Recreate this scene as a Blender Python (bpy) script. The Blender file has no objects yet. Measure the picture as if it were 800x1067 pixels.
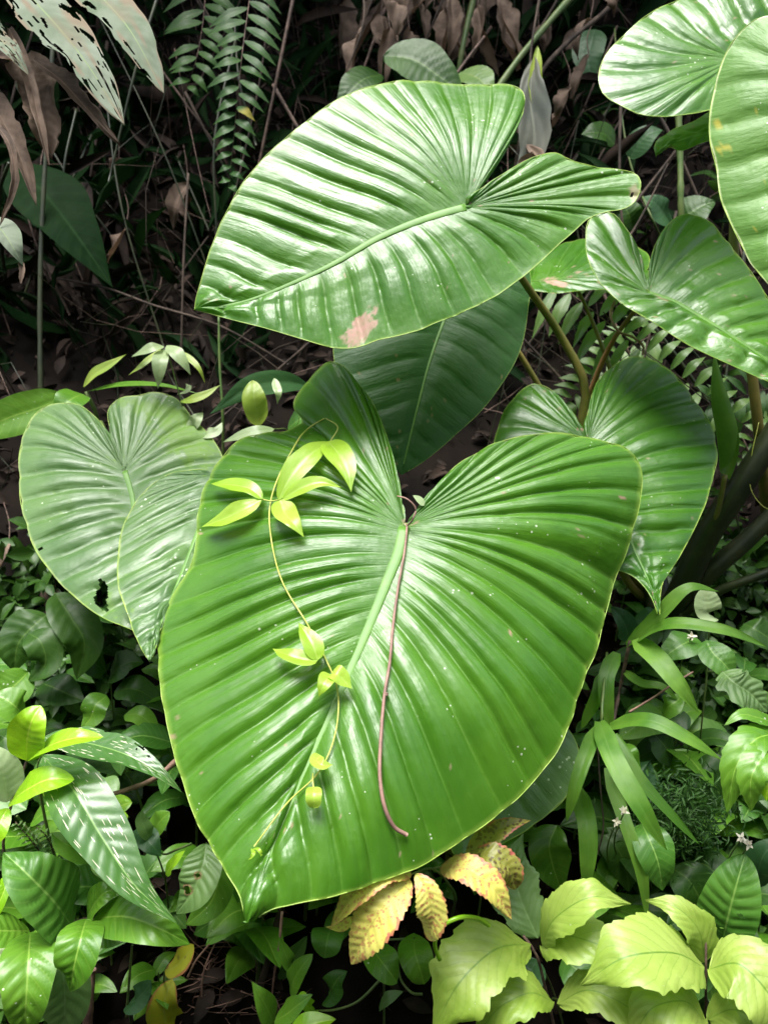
import bpy, math, random
import numpy as np
from mathutils import Vector, Matrix

random.seed(7); np.random.seed(7)
rng = np.random.default_rng(11)
sc = bpy.context.scene
COL = sc.collection

# ------------------------------------------------------------------ camera
F = 858.0; CX, CY = 400.0, 533.5
PITCH = math.radians(12)
CAM = np.array([0.0, 0.0, 1.35])
cd = bpy.data.cameras.new('camera'); cam = bpy.data.objects.new('camera', cd); COL.objects.link(cam)
cam.location = CAM; cam.rotation_euler = (math.pi/2 - PITCH, 0, 0)
cd.sensor_fit = 'VERTICAL'; cd.sensor_height = 36.0; cd.lens = 36.0*F/1067.0
cd.clip_start = 0.02; cd.clip_end = 500
cd.dof.use_dof = True; cd.dof.focus_distance = 1.08; cd.dof.aperture_fstop = cd.lens/4.2
sc.camera = cam

# ------------------------------------------------------------------ sky, sun, exposure
SUN_EL, SUN_AZ = math.radians(76), math.radians(-150)
w = bpy.data.worlds.new('World'); sc.world = w; w.use_nodes = True
nt = w.node_tree; nt.nodes.clear()
sky = nt.nodes.new('ShaderNodeTexSky'); sky.sky_type = 'NISHITA'; sky.sun_disc = False
sky.sun_elevation = SUN_EL; sky.sun_rotation = SUN_AZ; sky.dust_density = 4.0; sky.air_density = 1.2; sky.ozone_density = 1.0
hs = nt.nodes.new('ShaderNodeHueSaturation'); hs.inputs['Saturation'].default_value = 0.55
bg = nt.nodes.new('ShaderNodeBackground'); bg.inputs['Strength'].default_value = 0.055
out = nt.nodes.new('ShaderNodeOutputWorld')
nt.links.new(sky.outputs[0], hs.inputs['Color']); nt.links.new(hs.outputs[0], bg.inputs[0]); nt.links.new(bg.outputs[0], out.inputs[0])
sl = bpy.data.lights.new('sun', 'SUN'); sl.energy = 1.5; sl.angle = math.radians(32); sl.color = (1.0, 0.99, 0.965)
so = bpy.data.objects.new('sun', sl); COL.objects.link(so)
sdir = Vector((math.sin(SUN_AZ)*math.cos(SUN_EL), math.cos(SUN_AZ)*math.cos(SUN_EL), math.sin(SUN_EL)))
so.rotation_euler = sdir.to_track_quat('Z', 'Y').to_euler(); so.location = (0, 0, 12)
sc.view_settings.view_transform = 'Standard'; sc.view_settings.look = 'None'
sc.view_settings.gamma = 1; sc.view_settings.use_curve_mapping = False
sc.view_settings.exposure = 2.6
try:
    sc.cycles.use_denoising = True; sc.cycles.max_bounces = 8; sc.cycles.transparent_max_bounces = 8
    sc.cycles.sample_clamp_indirect = 4.0
except Exception: pass

# ------------------------------------------------------------------ helpers
cp, sp = math.cos(PITCH), math.sin(PITCH)
FWD = np.array([0, cp, -sp]); UPV = np.array([0, sp, cp]); RGT = np.array([1.0, 0, 0])
def P(px, py, d):
    """a point of the place from its bearing and its real distance in front of the lens"""
    px = np.asarray(px, float); py = np.asarray(py, float); d = np.asarray(d, float)
    return CAM + (((px-CX)/F*d)[..., None]*RGT + ((CY-py)/F*d)[..., None]*UPV + d[..., None]*FWD)
def unproj(p):
    q = np.asarray(p)-CAM; d = q@FWD
    return CX+F*(q@RGT)/d, CY-F*(q@UPV)/d, d

def vnoise(x, y, s=0):
    """smooth value noise"""
    x = np.asarray(x, float); y = np.asarray(y, float)
    xi = np.floor(x).astype(int); yi = np.floor(y).astype(int); fx = x-xi; fy = y-yi
    fx = fx*fx*(3-2*fx); fy = fy*fy*(3-2*fy)
    def h(a, b):
        v = np.sin(a*127.1+b*311.7+s*74.7)*43758.5453
        return v-np.floor(v)
    return (h(xi, yi)*(1-fx)+h(xi+1, yi)*fx)*(1-fy)+(h(xi, yi+1)*(1-fx)+h(xi+1, yi+1)*fx)*fy

def ground(x, y):
    x = np.asarray(x, float); y = np.asarray(y, float)
    t = (y-1.05)/0.25
    rise = 0.25*np.where(t > 20, t, np.log1p(np.exp(np.clip(t, -30, 20))))*1.15
    rise = np.where(rise > 7, 7+0.15*(rise-7), rise)
    k = np.clip((y-0.6)/0.8, 0, 1)
    t2 = (-y-2.4)/0.4
    back = 0.4*np.where(t2 > 20, t2, np.log1p(np.exp(np.clip(t2, -30, 20))))*1.1  # unseen rise behind the camera, added to cut light from the horizon
    back = np.where(back > 3, 3+0.1*(back-3), back)
    n = (vnoise(x*1.3, y*1.3, 1)-.5)*0.34 + (vnoise(x*4, y*4, 2)-.5)*0.14 + (vnoise(x*13, y*13, 3)-.5)*0.04
    return rise + back + n*k + (vnoise(x*6, y*6, 4)-.5)*0.02
def hit(px, py, off=0.0):
    """where the line of sight meets the bank"""
    d = np.arange(0.9, 8, 0.02); q = P(np.full_like(d, px), np.full_like(d, py), d)
    below = q[:, 2] < ground(q[:, 0], q[:, 1])
    i = int(np.argmax(below)) if below.any() else len(d)-1
    r = P(px, py, d[i]-off)
    return r

def tag(o, label=None, cat=None, group=None, kind=None):
    if label: o['label'] = label
    if cat: o['category'] = cat
    if group: o['group'] = group
    if kind: o['kind'] = kind
    return o
def thing(name, loc, label, cat, group=None):
    o = bpy.data.objects.new(name, None); COL.objects.link(o); o.location = loc
    o.empty_display_size = 0.05
    return tag(o, label, cat, group)
def root_loc(o):
    while o.parent: o = o.parent
    return np.array(o.location) if o.type == 'EMPTY' else np.zeros(3)

class MB:
    def __init__(s): s.v = []; s.f = []; s.uv = []; s.mk = []; s.mi = []; s.n = 0
    def add(s, v, f, uv=None, mark=None, mi=0):
        v = np.asarray(v, float).reshape(-1, 3); k = len(v); f = np.asarray(f, int)
        s.v.append(v); s.f.append(f+s.n); s.n += k
        s.uv.append(np.zeros((k, 2)) if uv is None else np.asarray(uv, float).reshape(-1, 2))
        s.mk.append(np.zeros(k) if mark is None else np.asarray(mark, float).reshape(-1))
        s.mi += [mi]*len(f)
    def build(s, name, mats, parent=None, label=None):
        if not isinstance(mats, (list, tuple)): mats = [mats]
        me = bpy.data.meshes.new(name); v = np.concatenate(s.v)
        if parent is not None: v = v-root_loc(parent)
        faces = [tuple(q) for a in s.f for q in a.tolist()]
        me.from_pydata(v.tolist(), [], faces)
        uv = np.concatenate(s.uv); mk = np.concatenate(s.mk)
        li = np.empty(len(me.loops), int); me.loops.foreach_get('vertex_index', li)
        l = me.uv_layers.new(name='UVMap'); l.data.foreach_set('uv', uv[li].ravel())
        a = me.attributes.new('mark', 'FLOAT', 'POINT'); a.data.foreach_set('value', mk)
        me.polygons.foreach_set('use_smooth', [True]*len(me.polygons))
        me.polygons.foreach_set('material_index', s.mi)
        for m in mats: me.materials.append(m)
        me.update()
        o = bpy.data.objects.new(name, me); COL.objects.link(o)
        if parent is not None: o.parent = parent
        if label: o['label'] = label
        return o

def gridfaces(nu, nv, keep=None, wrap=False):
    i, j = np.meshgrid(np.arange(nu-1), np.arange(nv if wrap else nv-1), indexing='ij')
    j2 = (j+1) % nv
    f = np.stack([i*nv+j, (i+1)*nv+j, (i+1)*nv+j2, i*nv+j2], -1).reshape(-1, 4)
    if keep is not None: f = f[keep.reshape(-1)]
    return f
def catmull(pts, n):
    pts = np.asarray(pts, float)
    seg = np.linalg.norm(np.diff(pts[:, :3], axis=0), axis=1); s = np.concatenate([[0], np.cumsum(np.maximum(seg, 1e-6)**0.75)])
    ex = np.vstack([2*pts[0]-pts[1], pts, 2*pts[-1]-pts[-2]])
    es = np.concatenate([[s[0]-(s[1]-s[0])], s, [s[-1]+(s[-1]-s[-2])]])
    t = np.linspace(0, s[-1], max(n*4, 200)); res = []
    for q in t:
        i = min(max(int(np.searchsorted(s, q, side='right'))-1, 0), len(pts)-2)
        p0, p1, p2, p3 = ex[i:i+4]; t0, t1, t2, t3 = es[i:i+4]
        A1 = (t1-q)/(t1-t0)*p0+(q-t0)/(t1-t0)*p1; A2 = (t2-q)/(t2-t1)*p1+(q-t1)/(t2-t1)*p2; A3 = (t3-q)/(t3-t2)*p2+(q-t2)/(t3-t2)*p3
        B1 = (t2-q)/(t2-t0)*A1+(q-t0)/(t2-t0)*A2; B2 = (t3-q)/(t3-t1)*A2+(q-t1)/(t3-t1)*A3
        res.append((t2-q)/(t2-t1)*B1+(q-t1)/(t2-t1)*B2)
    res = np.array(res); L = np.concatenate([[0], np.cumsum(np.linalg.norm(np.diff(res[:, :3], axis=0), axis=1))])
    u = np.linspace(0, L[-1], n)
    return np.stack([np.interp(u, L, res[:, k]) for k in range(res.shape[1])], 1)
def norm(a): return a/np.maximum(np.linalg.norm(a, axis=-1, keepdims=True), 1e-9)

def tube(mb, pts, r0, r1=None, n=None, seg=8, flat=1.0, wob=0.0, mi=0, nrm=None):
    """a tapering stem through world points; r may be a list"""
    pts = np.asarray(pts, float); n = n or max(6, 5*len(pts))
    c = catmull(pts, n) if len(pts) > 2 else pts[0]+(pts[1]-pts[0])*np.linspace(0, 1, n)[:, None]
    if r1 is None: r1 = r0
    r = np.linspace(r0, r1, n)
    if wob: r = r*(1+wob*(vnoise(np.arange(n)*.7, np.full(n, r0*1e4), 5)-.5))
    T = norm(np.gradient(c, axis=0)); ref = np.array([0, 0.3, 1.0]) if abs(T[:, 2]).mean() < .8 else np.array([1.0, .2, 0])
    if nrm is not None: ref = nrm
    A = norm(np.cross(T, ref)); B = np.cross(T, A)
    th = np.linspace(0, 2*np.pi, seg, endpoint=False)
    v = c[:, None]+r[:, None, None]*(np.cos(th)[None, :, None]*A[:, None]+flat*np.sin(th)[None, :, None]*B[:, None])
    uv = np.stack(np.meshgrid(np.linspace(0, 1, n), th/(2*np.pi), indexing='ij'), -1)
    mb.add(v, gridfaces(n, seg, wrap=True), uv, mi=mi)
    k = mb.n-n*seg
    for b0, q in ((0, c[0]), ((n-1)*seg, c[-1])):   # end caps as quads fan
        idx = [b0+i for i in range(seg)]
        f = [[idx[0], idx[i], idx[i+1], idx[i+2]] for i in range(1, seg-2, 2)]
        mb.f.append(np.array(f)+k); mb.mi += [mi]*len(f)
    return c
def ptube(mb, pix, r0, r1=None, **k):
    pix = np.asarray(pix, float); return tube(mb, P(pix[:, 0], pix[:, 1], pix[:, 2]), r0, r1, **k)

# ------------------------------------------------------------------ materials
def N(nt, t, **kw):
    n = nt.nodes.new(t)
    for k, v in kw.items():
        if k in n.inputs: n.inputs[k].default_value = v
        else: setattr(n, k, v)
    return n
def mathn(nt, op, a, b=None, c=None, clamp=False):
    n = nt.nodes.new('ShaderNodeMath'); n.operation = op; n.use_clamp = clamp
    for i, q in enumerate((a, b, c)):
        if q is None: continue
        if isinstance(q, (int, float)): n.inputs[i].default_value = q
        else: nt.links.new(q, n.inputs[i])
    return n.outputs[0]
def mixc(nt, fac, a, b, blend='MIX'):
    n = nt.nodes.new('ShaderNodeMix'); n.data_type = 'RGBA'; n.blend_type = blend
    for i, q in ((0, fac), (6, a), (7, b)):
        if isinstance(q, (int, float)): n.inputs[i].default_value = q
        elif isinstance(q, tuple): n.inputs[i].default_value = (*q, 1) if len(q) == 3 else q
        else: nt.links.new(q, n.inputs[i])
    return n.outputs[2]
def ss(nt, x, lo, hi):
    n = nt.nodes.new('ShaderNodeMapRange'); n.interpolation_type = 'SMOOTHSTEP'
    nt.links.new(x, n.inputs[0]); n.inputs[1].default_value = lo; n.inputs[2].default_value = hi
    return n.outputs[0]

def leaf_mat(name, c1, c2, vein=None, rough=.32, trans=.18, tcol=None, veins=14, slope=.35, rib=.035, spec=.5,
             spots=None, streaks=None, edge=None, mark=(.22, .12, .06), specks=.0, mottle=9.0, veinw=.1, coat=0.0, veinmix=.35, streaky=0):
    m = bpy.data.materials.new(name); m.use_nodes = True; nt = m.node_tree; nt.nodes.clear()
    o = N(nt, 'ShaderNodeOutputMaterial'); b = N(nt, 'ShaderNodeBsdfPrincipled'); tr = N(nt, 'ShaderNodeBsdfTranslucent'); mx = N(nt, 'ShaderNodeMixShader')
    tc = N(nt, 'ShaderNodeTexCoord'); uv = N(nt, 'ShaderNodeUVMap'); uv.uv_map = 'UVMap'
    sx = N(nt, 'ShaderNodeSeparateXYZ'); nt.links.new(uv.outputs[0], sx.inputs[0])
    u, v = sx.outputs[0], sx.outputs[1]
    a = mathn(nt, 'ABSOLUTE', v)
    no = N(nt, 'ShaderNodeTexNoise', Scale=mottle, Detail=5.0, Roughness=.6); nt.links.new(tc.outputs['Object'], no.inputs['Vector'])
    oi = N(nt, 'ShaderNodeObjectInfo')
    f = mathn(nt, 'ADD', ss(nt, no.outputs[0], .3, .7), mathn(nt, 'MULTIPLY', mathn(nt, 'SUBTRACT', oi.outputs['Random'], .5), .5), clamp=True)
    c = mixc(nt, f, c1, c2)
    if vein:
        ribf = mathn(nt, 'SUBTRACT', 1.0, ss(nt, a, rib*.6, rib*1.6))
        ph = mathn(nt, 'MULTIPLY', mathn(nt, 'SUBTRACT', u, mathn(nt, 'MULTIPLY', a, slope/veins*4)), float(veins))
        fr = mathn(nt, 'ABSOLUTE', mathn(nt, 'SUBTRACT', mathn(nt, 'FRACT', ph), .5))
        vf = mathn(nt, 'MULTIPLY', ss(nt, fr, .5-veinw, .5), veinmix)
        c = mixc(nt, vf, c, vein); c = mixc(nt, ribf, c, vein)
    if edge: c = mixc(nt, mathn(nt, 'MULTIPLY', ss(nt, a, .975, 1.0), .9), c, edge)
    if spots:
        vo = N(nt, 'ShaderNodeTexVoronoi', Scale=spots[1]); nt.links.new(tc.outputs['Object'], vo.inputs['Vector'])
        n2 = N(nt, 'ShaderNodeTexNoise', Scale=spots[1]*.35, Detail=3.0); nt.links.new(tc.outputs['Object'], n2.inputs['Vector'])
        thr = mathn(nt, 'MULTIPLY', ss(nt, n2.outputs[0], .25, .62), spots[2])
        sf = mathn(nt, 'LESS_THAN', vo.outputs['Distance'], thr)
        c = mixc(nt, mathn(nt, 'MULTIPLY', sf, .85), c, spots[0])
        ef = mathn(nt, 'MULTIPLY', ss(nt, mathn(nt, 'ADD', a, mathn(nt, 'MULTIPLY', n2.outputs[0], 1.2)), 1.42, 1.56), .8)
        c = mixc(nt, ef, c, (.35, .07, .06))
    if streaks:
        cm = N(nt, 'ShaderNodeCombineXYZ')
        nt.links.new(mathn(nt, 'MULTIPLY', mathn(nt, 'SUBTRACT', u, mathn(nt, 'MULTIPLY', a, .06)), streaks[1]), cm.inputs[0])
        nt.links.new(mathn(nt, 'MULTIPLY', v, streaks[2]), cm.inputs[1])
        vo = N(nt, 'ShaderNodeTexVoronoi', Scale=1.0, Randomness=.9); nt.links.new(cm.outputs[0], vo.inputs['Vector'])
        n2 = N(nt, 'ShaderNodeTexNoise', Scale=.35, Detail=2.0); nt.links.new(cm.outputs[0], n2.inputs['Vector'])
        sf = mathn(nt, 'LESS_THAN', vo.outputs['Distance'], mathn(nt, 'MULTIPLY', ss(nt, n2.outputs[0], .45, .6), .36))
        c = mixc(nt, sf, c, streaks[0])
    if specks:
        vo = N(nt, 'ShaderNodeTexVoronoi', Scale=95.0); nt.links.new(tc.outputs['Object'], vo.inputs['Vector'])
        n2 = N(nt, 'ShaderNodeTexNoise', Scale=14.0); nt.links.new(tc.outputs['Object'], n2.inputs['Vector'])
        sf = mathn(nt, 'LESS_THAN', vo.outputs['Distance'], mathn(nt, 'MULTIPLY', ss(nt, n2.outputs[0], .45, .75), specks))
        c = mixc(nt, mathn(nt, 'MULTIPLY', sf, .7), c, (.6, .66, .5))
    at = N(nt, 'ShaderNodeAttribute'); at.attribute_name = 'mark'
    c = mixc(nt, at.outputs['Fac'], c, mark)
    nt.links.new(c, b.inputs['Base Color'])
    n3 = N(nt, 'ShaderNodeTexNoise', Scale=mottle*2.2, Detail=4.0); nt.links.new(tc.outputs['Object'], n3.inputs['Vector'])
    r = mathn(nt, 'ADD', mathn(nt, 'MULTIPLY', n3.outputs[0], .28), rough-.14)
    r = mathn(nt, 'ADD', r, mathn(nt, 'MULTIPLY', at.outputs['Fac'], .3))
    nt.links.new(r, b.inputs['Roughness']); b.inputs['Specular IOR Level'].default_value = spec
    if coat: b.inputs['Coat Weight'].default_value = coat; b.inputs['Coat Roughness'].default_value = .22
    # fine surface grain
    n4 = N(nt, 'ShaderNodeTexNoise', Scale=160.0, Detail=3.0); nt.links.new(tc.outputs['Object'], n4.inputs['Vector'])
    hgt = n4.outputs[0]
    bp = N(nt, 'ShaderNodeBump', Strength=.12, Distance=.0015); nt.links.new(hgt, bp.inputs['Height'])
    if streaky:
        cm = N(nt, 'ShaderNodeCombineXYZ'); nt.links.new(mathn(nt, 'MULTIPLY', u, 130.0), cm.inputs[0]); nt.links.new(mathn(nt, 'MULTIPLY', v, 3.0), cm.inputs[1])
        n5 = N(nt, 'ShaderNodeTexNoise', Scale=1.0, Detail=4.0, Roughness=.6); nt.links.new(cm.outputs[0], n5.inputs['Vector'])
        n6 = N(nt, 'ShaderNodeTexNoise', Scale=38.0, Detail=2.0); nt.links.new(tc.outputs['Object'], n6.inputs['Vector'])
        b2_ = N(nt, 'ShaderNodeBump', Strength=.45, Distance=.0026); nt.links.new(n5.outputs[0], b2_.inputs['Height'])
        b3_ = N(nt, 'ShaderNodeBump', Strength=.38, Distance=.0035); nt.links.new(n6.outputs[0], b3_.inputs['Height'])
        r = mathn(nt, 'ADD', r, mathn(nt, 'MULTIPLY', mathn(nt, 'SUBTRACT', n5.outputs[0], .5), .35)); nt.links.new(r, b.inputs['Roughness'])
        nt.links.new(b2_.outputs[0], b3_.inputs['Normal']); nt.links.new(b3_.outputs[0], bp.inputs['Normal'])
    nt.links.new(bp.outputs[0], b.inputs['Normal'])
    tcol = tcol or tuple(min(1, x*2.6) for x in c2)
    tmx = mixc(nt, at.outputs['Fac'], tcol, mark)
    nt.links.new(tmx, tr.inputs['Color'])
    mx.inputs[0].default_value = trans
    nt.links.new(b.outputs[0], mx.inputs[1]); nt.links.new(tr.outputs[0], mx.inputs[2]); nt.links.new(mx.outputs[0], o.inputs[0])
    return m
def plain_mat(name, c1, c2, scale=20, rough=.6, bump=.3, spec=.4, stretch=None):
    m = bpy.data.materials.new(name); m.use_nodes = True; nt = m.node_tree; b = nt.nodes['Principled BSDF']
    tc = N(nt, 'ShaderNodeTexCoord'); mp = N(nt, 'ShaderNodeMapping'); nt.links.new(tc.outputs['Object'], mp.inputs[0])
    if stretch: mp.inputs['Scale'].default_value = stretch
    no = N(nt, 'ShaderNodeTexNoise', Scale=float(scale), Detail=6.0, Roughness=.65); nt.links.new(mp.outputs[0], no.inputs['Vector'])
    c = mixc(nt, ss(nt, no.outputs[0], .35, .65), c1, c2)
    nt.links.new(c, b.inputs['Base Color']); b.inputs['Roughness'].default_value = rough; b.inputs['Specular IOR Level'].default_value = spec
    bp = N(nt, 'ShaderNodeBump', Strength=bump, Distance=.004); nt.links.new(no.outputs[0], bp.inputs['Height']); nt.links.new(bp.outputs[0], b.inputs['Normal'])
    return m

M = {}
M['big'] = leaf_mat('glossy_leaf', (.034, .120, .007), (.064, .175, .012), vein=(.11, .22, .03), streaky=1, rough=.35, spec=.6, trans=.27, tcol=(.22, .55, .02),
                    veins=20, slope=0, rib=.022, veinw=.045, veinmix=.32, edge=(.18, .30, .04), specks=.19, mottle=7, mark=(.42, .25, .19))
M['bigshade'] = leaf_mat('shaded_leaf', (.013, .065, .006), (.022, .092, .009), vein=(.045, .15, .02), spec=.3, rough=.5, trans=.22, tcol=(.05, .3, .015),
                    veins=20, slope=0, rib=.012, veinw=.05, veinmix=.25, mottle=6, mark=(.3, .2, .1), streaky=1)  # darkened leaf green: the upper leaf's shade is put into this colour
M['bigold'] = leaf_mat('dusty_leaf', (.055, .125, .030), (.09, .175, .045), vein=(.14, .22, .08), spec=.6, rough=.42, trans=.18, tcol=(.12, .35, .03),
                    veins=20, slope=0, rib=.012, veinw=.06, veinmix=.3, edge=(.25, .33, .1), specks=.2, mottle=7, mark=(.12, .24, .01), streaky=1)
M['biglight'] = leaf_mat('light_leaf', (.085, .20, .03), (.14, .28, .05), vein=(.22, .36, .10), rough=.44, spec=.35, trans=.28, tcol=(.2, .5, .05),
                    veins=20, slope=0, rib=.012, veinw=.05, veinmix=.22, edge=(.6, .66, .35), specks=.16, mottle=5, mark=(.5, .42, .05), streaky=1)
M['rib'] = plain_mat('pale_midrib', (.058, .155, .014), (.082, .19, .022), 30, .5, .05)
M['petiole'] = plain_mat('petiole', (.10, .11, .025), (.19, .15, .04), 14, .4, .1)
M['petred'] = plain_mat('reddish_petiole', (.14, .09, .03), (.24, .12, .05), 14, .4, .1)
M['petdark'] = plain_mat('dark_petiole', (.012, .018, .007), (.03, .036, .012), 14, .45, .1)
M['stem'] = plain_mat('green_stem', (.05, .10, .02), (.10, .13, .035), 30, .5, .1)
M['twig'] = plain_mat('twig', (.04, .025, .018), (.13, .08, .06), 60, .7, .5)
M['bark'] = plain_mat('bark', (.018, .012, .008), (.075, .052, .038), 30, .85, .8, stretch=(1, 1, .3))
M['pink'] = plain_mat('pinkish_twig', (.16, .09, .07), (.27, .16, .12), 40, .6, .2)
M['lime'] = leaf_mat('lime_leaf', (.155, .25, .022), (.27, .36, .07), vein=(.10, .19, .02), rough=.48, trans=.3, tcol=(.5, .75, .12), veins=10, slope=.7, rib=.022, veinw=.07, veinmix=.55, specks=.10, mottle=10)
M['vineleaf'] = leaf_mat('young_vine_leaf', (.20, .34, .02), (.29, .42, .05), vein=(.32, .45, .09), rough=.35, trans=.3, tcol=(.7, .9, .1), veins=7, slope=.7, rib=.03, mottle=16)
M['vinestem'] = plain_mat('vine_stem', (.30, .36, .05), (.38, .38, .09), 40, .5, .1)
M['bright'] = leaf_mat('bright_leaf', (.16, .36, .008), (.25, .46, .015), vein=(.40, .55, .06), rough=.34, trans=.3, tcol=(.45, .8, .02), veins=11, slope=.4, rib=.04, mottle=12, veinmix=.25)
M['mid'] = leaf_mat('green_leaf', (.055, .155, .010), (.10, .22, .018), vein=(.18, .31, .045), spec=.42, rough=.40, trans=.2, veins=11, slope=.5, rib=.03, mottle=10, specks=.16, edge=(.12, .22, .04))
M['ribbed'] = leaf_mat('ribbed_leaf', (.035, .115, .012), (.068, .17, .022), vein=(.16, .28, .06), spec=.4, rough=.42, trans=.18, veins=12, slope=.5, rib=.028, mottle=10, veinmix=.3)
M['dull'] = leaf_mat('dull_leaf', (.07, .14, .035), (.12, .21, .06), vein=(.16, .25, .09), rough=.5, trans=.25, veins=11, slope=.6, rib=.025, mottle=10)
M['pale'] = leaf_mat('pale_leaf', (.22, .30, .14), (.34, .42, .22), vein=(.28, .36, .17), rough=.42, trans=.25, veins=9, slope=.5, rib=.04, mottle=14)
M['yellowgreen'] = leaf_mat('yellowish_leaf', (.18, .27, .03), (.30, .38, .06), vein=(.3, .38, .1), rough=.45, trans=.3, veins=8, slope=.5, rib=.03, mottle=14)
M['yellow'] = leaf_mat('yellow_leaf', (.28, .27, .01), (.36, .38, .02), vein=(.3, .35, .06), rough=.5, trans=.3, veins=8, slope=.5, spots=((.10, .06, .02), 40, .25), mottle=14)
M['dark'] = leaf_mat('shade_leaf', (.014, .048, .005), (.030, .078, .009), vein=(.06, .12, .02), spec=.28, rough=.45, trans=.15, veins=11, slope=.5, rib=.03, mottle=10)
M['blue'] = leaf_mat('bluish_leaf', (.018, .062, .018), (.035, .095, .030), vein=(.06, .12, .05), rough=.45, spec=.3, trans=.15, veins=11, slope=.5, rib=.03, mottle=10)
M['streak'] = leaf_mat('streaked_leaf', (.035, .10, .018), (.055, .135, .025), vein=(.14, .25, .06), rough=.34, trans=.18, veins=16, slope=.8, rib=.025, streaks=((.50, .47, .36), 13, 17), mottle=10, veinmix=.15)
M['strap'] = leaf_mat('strap_leaf', (.045, .125, .010), (.11, .22, .025), vein=(.08, .17, .025), spec=.3, rough=.5, trans=.3, tcol=(.2, .5, .04), veins=10, slope=.3, rib=.03, mottle=14, veinmix=.12)
M['spot'] = leaf_mat('spotted_leaf', (.46, .43, .07), (.58, .54, .14), vein=(.40, .34, .07), rough=.5, trans=.3, tcol=(.95, .9, .35), veins=11, slope=.6, rib=.02, spots=((.36, .11, .06), 230, .46), mottle=20)
M['spotdark'] = leaf_mat('brown_spotted_leaf', (.10, .12, .015), (.20, .19, .03), vein=(.14, .16, .03), rough=.5, trans=.2, veins=11, slope=.6, rib=.02, spots=((.05, .022, .012), 190, .5), mottle=20)
M['dead'] = leaf_mat('dead_leaf', (.05, .034, .024), (.19, .135, .10), vein=(.15, .10, .07), rough=.75, trans=.12, tcol=(.3, .18, .1), veins=16, slope=.6, rib=.03, spec=.2, mottle=22)
M['torn'] = leaf_mat('torn_leaf', (.085, .115, .07), (.15, .175, .13), vein=(.15, .2, .1), rough=.68, trans=.12, tcol=(.2, .27, .13), veins=18, slope=1.2, rib=.03, mottle=14, mark=(.17, .14, .10), veinmix=.2, spec=.12)
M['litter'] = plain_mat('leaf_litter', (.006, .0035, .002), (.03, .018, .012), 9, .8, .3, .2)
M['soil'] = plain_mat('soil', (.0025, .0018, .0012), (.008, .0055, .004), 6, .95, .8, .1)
M['path'] = plain_mat('path_soil', (.10, .08, .06), (.17, .14, .10), 8, .95, .6, .1)
M['pale2'] = leaf_mat('withered_leaf', (.06, .07, .06), (.11, .11, .09), vein=(.09, .1, .07), rough=.6, trans=.15, spec=.2)
M['deep'] = leaf_mat('deep_shade_leaf', (.003, .014, .003), (.006, .02, .004), vein=(.01, .03, .008), rough=.7, trans=.08, spec=.05)  # near-black albedo, the thicket's deep shade put into the leaf colour
M['fern'] = leaf_mat('fern_leaf', (.016, .052, .010), (.034, .088, .014), vein=(.05, .1, .02), rough=.5, spec=.25, trans=.25, veins=10, slope=.3, mottle=14, veinmix=.1, mark=(.26, .22, .04))
M['fernpale'] = leaf_mat('pale_fern_leaf', (.07, .15, .03), (.13, .22, .05), vein=(.16, .24, .06), rough=.45, trans=.3, veins=10, slope=.3, mottle=14, veinmix=.1)
M['flower'] = plain_mat('flower', (.55, .5, .38), (.72, .68, .56), 60, .6, .1)
M['canopy'] = leaf_mat('canopy_leaf', (.02, .06, .01), (.04, .09, .015), rough=.5, trans=.15, mottle=3)

# ------------------------------------------------------------------ the setting
def sheet(name, xs, ys, mat):
    X, Y = np.meshgrid(xs, ys, indexing='ij'); Z = ground(X, Y)
    mb = MB(); mb.add(np.stack([X, Y, Z], -1), gridfaces(len(xs), len(ys)), np.stack([X, Y], -1))
    return mb.build(name, mat)
xs = np.concatenate([np.linspace(-60, -3.2, 20), np.linspace(-3, 3, 150), np.linspace(3.2, 60, 20)])
ys = np.concatenate([np.linspace(-60, -8, 10), np.linspace(-7.5, .8, 26), np.linspace(.9, 4.2, 100), np.linspace(4.4, 9, 16), np.linspace(10, 60, 12)])
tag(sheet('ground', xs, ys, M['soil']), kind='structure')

def leafbits(mb, cen, size, axis, nrm, asp=.45, curl=.2, prof=1):
    """many little leaves at once: each a 3x5 grid"""
    n = len(cen); T = norm(axis); S = norm(np.cross(T, nrm)); Nn = np.cross(S, T)
    t = np.linspace(0, 1, 5); s = np.array([-1, 0, 1.])
    wd = np.array([.08, .8, 1, .72, .03])
    q = (cen[:, None, None]+T[:, None, None]*(t[None, :, None, None]*size[:, None, None, None])
         + S[:, None, None]*(s[None, None, :, None]*wd[None, :, None, None]*asp*.5*size[:, None, None, None])
         + Nn[:, None, None]*((np.abs(s)[None, None, :, None]*.12*wd[None, :, None, None]-curl*(t**2)[None, :, None, None])*size[:, None, None, None]))
    f = gridfaces(5, 3); F_ = (f[None]+(np.arange(n)*15)[:, None, None]).reshape(-1, 4)
    uv = np.broadcast_to(np.stack(np.meshgrid(t, s, indexing='ij'), -1)[None], (n, 5, 3, 2))
    mb.add(q.reshape(-1, 3), F_, uv.reshape(-1, 2))
def randdir(n, up=0.0):
    v = rng.normal(size=(n, 3)); v[:, 2] += up; return norm(v)

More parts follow.
